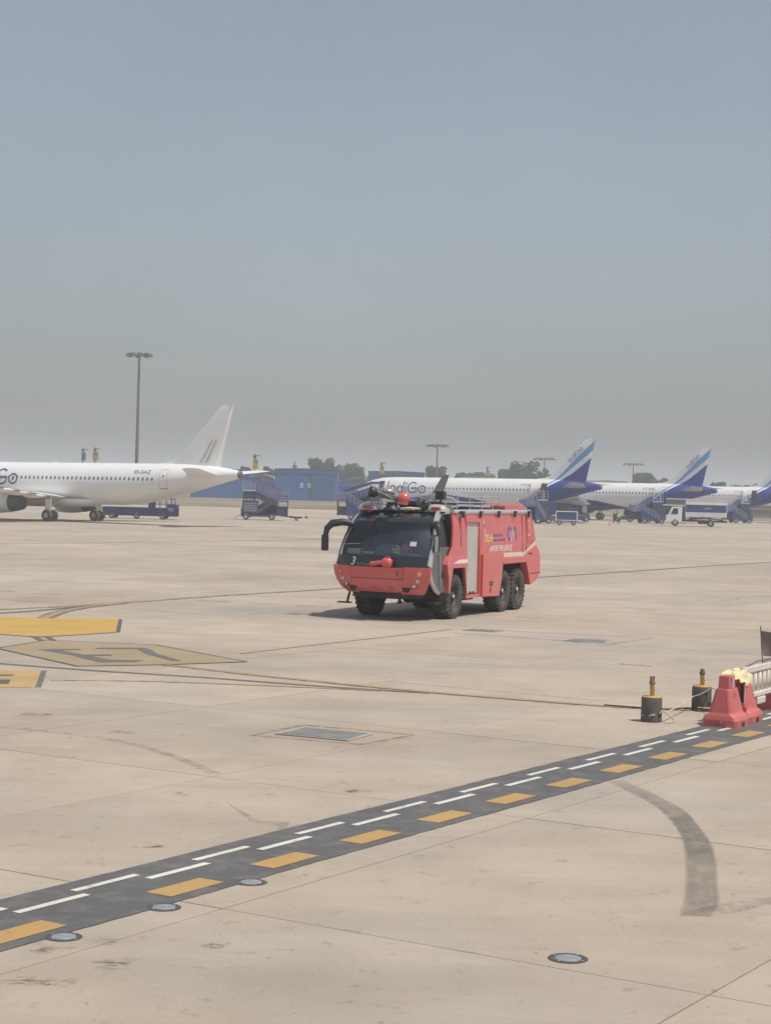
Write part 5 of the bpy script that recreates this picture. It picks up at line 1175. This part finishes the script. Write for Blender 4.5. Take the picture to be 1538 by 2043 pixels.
def tree(px, base_y, Y, top_y, wpx, leaf, label, n=2400, seed=0):
    rg = random.Random(seed); c = at(px, Y); Hh = at(px, Y, top_y).z; rad = wpx / 2 * Y / FOCAL
    r_ = empty('tree', (c.x, Y, 0), rg.uniform(0, 6)); tag(r_, label, 'tree', 'trees behind the hangars')
    m = MB(); m.tube([(0, 0, 0), (.15, .1, Hh * .25), (.1, .3, Hh * .5)], [.45, .33, .2], 8)
    for k in range(6):
        a = k * 1.05 + rg.random(); m.tube([(.12, .15, Hh * (.22 + .04 * k)), (rad * .35 * math.cos(a), rad * .35 * math.sin(a), Hh * (.45 + .05 * k)), (rad * .6 * math.cos(a), rad * .6 * math.sin(a), Hh * (.6 + .04 * k))], [.2, .12, .05], 6)
    m.build('trunk', 'bark', r_)
    cl = []
    for k in range(34):
        a = rg.uniform(0, 6.28); e = rg.random() ** .6; z = Hh * rg.uniform(.16, .90); env = math.sqrt(max(.05, 1 - ((z - Hh * .52) / (Hh * .50)) ** 2))
        cl.append((rad * e * env * math.cos(a) * .86, rad * e * env * math.sin(a) * .86, z, rad * rg.uniform(.20, .34)))
    m = MB(); vs = []; fs = []
    for k in range(n):
        x, y, z, r0 = rg.choice(cl); d = Vector((rg.gauss(0, 1), rg.gauss(0, 1), rg.gauss(0, .8))).normalized() * r0 * rg.random() ** .35
        p = Vector((x, y, min(z + d.z, Hh * rg.uniform(.97, 1.0)))) + Vector((d.x, d.y, 0)); sz = rg.uniform(.3, .62)
        u = Vector((rg.gauss(0, 1), rg.gauss(0, 1), rg.gauss(0, .6))).normalized(); v = u.orthogonal().normalized(); v.rotate(Matrix.Rotation(rg.uniform(0, 6.28), 3, u))
        t = u.cross(v); b0 = len(vs); vs += [p + v * sz, p + t * sz * .6, p - v * sz, p - t * sz * .6]; fs.append((b0, b0 + 1, b0 + 2, b0 + 3))
    m.add(vs, fs); m.build('crown', leaf, r_, fix=False)
TR = [(638, 640, 913, 70, 'leaf_b', 'rounded tree rising behind the tall blue hangar'), (702, 680, 924, 66, 'leaf_a', 'broad tree right of the tall hangar'), (668, 700, 927, 50, 'leaf_c', 'lower tree filling the gap right of the tall hangar roof'),
      (872, 620, 930, 62, 'leaf_b', 'tree behind the light mast above the airliner lettering'), (925, 700, 944, 70, 'leaf_a', 'low tree right of the light mast tree'), (960, 720, 942, 60, 'leaf_b', 'low tree around the cream building'),
      (1012, 690, 935, 60, 'leaf_a', 'left shoulder tree of the big clump before the blue tail'), (1046, 660, 920, 84, 'leaf_c', 'largest dark tree left of the first blue tail'), (1085, 690, 932, 50, 'leaf_a', 'tree at the right end of the big clump'),
      (1285, 700, 944, 70, 'leaf_a', 'left tree of the clump between the blue tails'), (1310, 740, 953, 60, 'leaf_b', 'low tree of the clump between the blue tails, right side'), (1345, 760, 960, 60, 'leaf_c', 'low tree just left of the second blue tail'),
      (1440, 720, 962, 60, 'leaf_a', 'low tree right of the second blue tail'), (1480, 740, 963, 56, 'leaf_c', 'low tree near the right frame edge'), (1520, 740, 962, 50, 'leaf_a', 'low tree behind the rightmost tail'),
      (535, 620, 929, 30, 'leaf_c', 'small tree left of the tall hangar'), (557, 640, 934, 26, 'leaf_a', 'small tree touching the tall hangar left corner'), (487, 610, 928, 28, 'leaf_a', 'small tree left of the yellow stand sign'), (520, 650, 938, 34, 'leaf_b', 'low tree under the yellow stand sign'), (735, 720, 944, 50, 'leaf_b', 'low tree left of the long hangar'), (790, 760, 950, 60, 'leaf_c', 'low tree behind the long hangar roof')]
for i, (px, Y, ty, wp, lf_, lb) in enumerate(TR): tree(px, 0, Y, ty, wp, lf_, lb, 5200 if wp > 55 else 2600, i)
# ================================================================== BOLLARDS, BARRIERS
def bollard(px, py, label, cap):
    g = G(px, py); r_ = empty('bollard', (g.x, g.y, 0)); tag(r_, label, 'bollard', 'dark bollards with yellow posts')
    m = MB(); m.lathe([(.0001, 0), (.19, 0), (.195, .02), (.19, .45), (.185, .46)], 32); m.build('drum', 'bollard_body', r_)
    m = MB(); m.lathe([(.187, .455), (.18, .475), (.06, .48), (.0001, .48)], 32); m.build('top_plate', 'bollard_yellow', r_)
    m = MB(); m.lathe([(.04, .47), (.04, .62), (.046, .63), (.042, .70)], 16); m.box((.03, -.03, .56), (.03, .03, .12)); m.build('post', 'bollard_yellow', r_)
    m = MB(); m.lathe([(.05, .69), (.058, .71), (.055, .735), (.042, .75), (.045, .78), (.03, .80), (.0001, .805)], 16)
    if cap == 'bollard_brown':
        m.box((-.025, 0, .80), (.035, .05, .08)); m.box((.025, 0, .80), (.035, .05, .08))
    m.build('fitting', cap, r_)
    m = MB(); m.lathe([(.03, 0), (.03, .02), (.0001, .02)], 10, 'Y', (.12, -.17, .13)); m.build('plug', 'black_plastic', r_)
    return g
b1 = bollard(1299, 1440, 'nearer dark bollard with brown fitting on its yellow post', 'bollard_brown')
b2 = bollard(1399, 1416, 'farther dark bollard right beside the red barrier', 'bollard_body')

def barrier(loc, ang, label, two=True):
    r_ = empty('barrier', loc, ang); tag(r_, label, 'barrier', 'red plastic barriers')
    # x along the run, y across (0 centre)
    secs = [(0, .33, 0), (.13, .33, 0), (.20, .30, .02), (.26, .22, .05), (.66, .135, .12), (.69, .12, .13)]
    def lobe(x0, x1):
        m = MB(); rows = []
        for z, hw, ins in secs:
            a, b_ = x0 + ins, x1 - ins; cx = min(.05, hw * .25)
            rows.append([(a + cx, -hw, z), (b_ - cx, -hw, z), (b_, -hw + cx, z), (b_, hw - cx, z), (b_ - cx, hw, z), (a + cx, hw, z), (a, hw - cx, z), (a, -hw + cx, z), (a + cx, -hw, z)])
        m.grid(rows, smooth=False); m.add(rows[-1][:-1], [tuple(range(8))])
        xm = (x0 + x1) / 2; hw = .10
        m.box((xm, 0, .805), ((x1 - x0) * .46, .22, .24), taper=(.92, .9))
        return m.build('lobe', 'barrier_red', r_, bevel=.018)
    l1 = lobe(0, .78); l2 = lobe(.84, 1.62)
    m = MB(); m.box((.81, 0, .16), (.07, .5, .3)); m.build('web', 'barrier_red', r_)
    m = MB(); m.box((.81, -.17, .56), (.10, .05, .34)); cp = m.build('connector', 'black_plastic', r_)
    m = MB(); m.box((.83, -.20, .56), (.025, .012, .34)); m.build('strap', 'fence_white', cp)
    m = MB(); m.box((.81, -.22, .36), (.16, .03, .035)); m.build('clip', 'barrier_red', cp)
    for l, x in ((l1, .39), (l2, 1.23)):
        for s in (-1, 1):
            m = MB(); m.box((x, s * .325, .05), (.16, .02, .09)); m.build('fork_slot', 'chassis', l)
    m = MB(); m.box((.39, -.115, .80), (.10, .012, .2)); m.build('reflector', 'gse_light', l1)
    return r_
pa, pb, pc = G(1401, 1448), G(1467, 1456), G(1503, 1437)
e1 = (pb - pa); mid = (pa + pb) / 2; ang = math.atan2((pc - pb).y, (pc - pb).x)
ang = R(61)
ax = Vector((math.cos(ang), math.sin(ang), 0)); ay = Vector((-math.sin(ang), math.cos(ang), 0))
barrier(mid, ang, 'red plastic barrier with a yellow cloth lying over it')
br2 = mid + ax * 3.35
barrier(br2, ang, 'red plastic barrier cut by the right frame edge')
# white plank panel between the barriers
fr = empty('fence_panel', mid + ax * 1.35 + ay * .0, ang); tag(fr, 'white plastic fence panel with oval slots between the red barriers', 'fence panel')
Lf = 2.25; m = MB()
m.box((Lf / 2, 0, .93), (Lf, .09, .13)); m.build('top_rail', 'fence_white', fr, bevel=.02)
m = MB(); m.box((Lf / 2, 0, .43), (Lf, .09, .10)); m.build('bottom_rail', 'fence_white', fr, bevel=.02)
m = MB(); m.box((Lf / 2, .015, .67), (Lf - .02, .02, .42)); m.build('web_sheet', 'fence_white', fr)
for k in range(8):
    x = .14 + k * .275
    m = MB(); m.lathe([(.0001, -.028), (.5, -.022), (.5, 0)], 16, 'Y', M=Matrix.Translation((x, -.004, .68)) @ Matrix.Diagonal((.19, 1, .36, 1))); m.build('slot_rib', 'fence_white', fr)
    m = MB(); m.box((x + .1375, -.012, .67), (.022, .035, .40)); m.build('upright', 'fence_white', fr)
m = MB(); m.box((Lf * .45, -.02, .30), (.5, .06, .14)); m.build('foot', 'fence_white', fr, bevel=.02)
# cloth thrown over the barrier
rg = random.Random(11); n1, n2 = 54, 40; rows = []
import mathutils
for i in range(n1):
    row = []
    for j in range(n2):
        u = i / (n1 - 1) - .5; v = j / (n2 - 1) - .5
        x = u * .72; yy = v * .50
        nz = mathutils.noise.noise(Vector((u * 6.5, v * 5.5, 3.1))); nz2 = mathutils.noise.noise(Vector((u * 10, v * 10, 7.7)))
        edge = max(abs(u), abs(v)) * 2
        z = .965 + .075 * nz + .018 * nz2 - .20 * max(0, edge - .55) ** 1.1 - .32 * max(0, -v * 2 - .35) ** 1.2 * (.30 + .70 * math.exp(-((u + .08) / .22) ** 2))
        yw = yy * (1 - .35 * max(0, edge - .5)) + .05 * mathutils.noise.noise(Vector((v * 7, u * 7, 1)))
        row.append((x + .025 * nz2 + .04 * mathutils.noise.noise(Vector((u * 6, v * 4, 9))), yw, z))
    rows.append(row)
m = MB(); m.slab(rows, (0, 0, -.012), smooth=True); cl = m.build('cloth', 'cloth'); cl.location = mid + ax * 1.0 + ay * .02; cl.rotation_euler = (0, 0, ang)
tag(cl, 'crumpled pale yellow cloth draped over the red barrier', 'cloth')
# ropes and cable
def rope(name, pts, r_, mat, label, cat, sag=0.0):
    out = []
    for a, b_ in zip(pts, pts[1:]):
        for k in range(12):
            t = k / 12; p = Vector(a).lerp(Vector(b_), t); p.z -= sag * 4 * t * (1 - t); p.z = max(p.z, r_ + .006); out.append(p)
    out.append(Vector(pts[-1])); m = MB(); m.tube(out, r_, 7); o = m.build(name, mat); tag(o, label, cat); return o
v3 = lambda g, dx, dy, z: Vector((g.x + dx, g.y + dy, z))
rope('rope', [v3(b1, -.18, -.08, .13), v3(b1, -.02, -.21, .15), v3(b1, .19, -.1, .22), v3(b1, .32, .05, .20), v3(b2, -.2, -.16, .27), v3(b2, .15, -.21, .46), mid + ax * .3 - ay * .22 + Vector((0, 0, .62))], .012, 'rope', 'pale rope tied from the nearer bollard to the red barrier', 'rope', .03)
rope('rope', [v3(b1, .22, .0, .22), v3(b1, .36, -.12, .10), v3(b1, .42, -.05, .02), v3(b1, .30, -.22, .02), v3(b1, .22, -.25, .02)], .014, 'rope', 'loose knotted rope end on the ground by the nearer bollard', 'rope')
rope('rope', [v3(b2, -.1, -.18, .06), v3(b2, .08, -.2, .05), v3(b2, .3, -.1, .06), mid + Vector((.05, -.0, .10)) - ax * .03], .012, 'rope', 'low pale rope between the farther bollard and the red barrier', 'rope')
rope('cable', [G(1205, 1409), G(1270, 1414), G(1330, 1418), G(1370, 1415), G(1392, 1421), G(1420, 1421)], .015, 'cable', 'black cable lying on the concrete beside the bollards', 'cable')
rope('rope', [mid + ax * 1.5 + Vector((0, 0, 1.0)), mid + ax * 2.2 + Vector((0, 0, 1.06)), mid + ax * 3.5 - ay * .1 + Vector((0, 0, 1.08))], .014, 'bollard_brown', 'brown cord from the cloth to the second red barrier', 'rope')
# dark banner on a pole at the right edge
gb = at(1530, 37.2); gb.z = 0
bn = empty('banner', gb, R(10)); tag(bn, 'dark banner on a thin pole at the right edge', 'banner')
m = MB(); m.tube([(.04, 0, 0), (.02, 0, .8), (-.05, 0, 1.62)], .012, 8); m.build('pole', 'bollard_body', bn)
rows = [[(.03 - .07 * i / 8 + x * 1.0, .03 * math.sin(x * 9 + i * .3), 1.0 + .50 * i / 8 + .02 * math.cos(x * 7)) for x in [k / 12 for k in range(13)]] for i in range(9)]
m = MB(); m.slab(rows, (0, .006, 0)); m.build('sheet', 'banner', bn)
rows = [[(.04 + x, .03, .68 + .28 * i / 4) for x in (0, .4, .8)] for i in range(5)]
m = MB(); m.slab(rows, (0, .006, 0)); m.build('lower_sheet', 'gse_light', bn)
m = MB(); m.box((.3, .1, .22), (.7, .5, .44)); m.build('weight', 'banner', bn, bevel=.03)

# ================================================================== HAZE
m = MB(); m.box((0, 2900, 18.5), (8200, 6500, 41)); hz = m.build('haze', 'air_white')
mt = bpy.data.materials.new('haze_air'); mt.use_nodes = True; t = mt.node_tree; t.nodes.remove(t.nodes['Principled BSDF'])
pv = t.nodes.new('ShaderNodeVolumePrincipled'); pv.inputs['Color'].default_value = (.73, .79, .85, 1); pv.inputs['Density'].default_value = .00066; pv.inputs['Anisotropy'].default_value = 0.0
t.links.new(pv.outputs[0], t.nodes['Material Output'].inputs['Volume'])
hz.data.materials.clear(); hz.data.materials.append(mt); tag(hz, kind='stuff')
hz.display_type = 'WIRE'
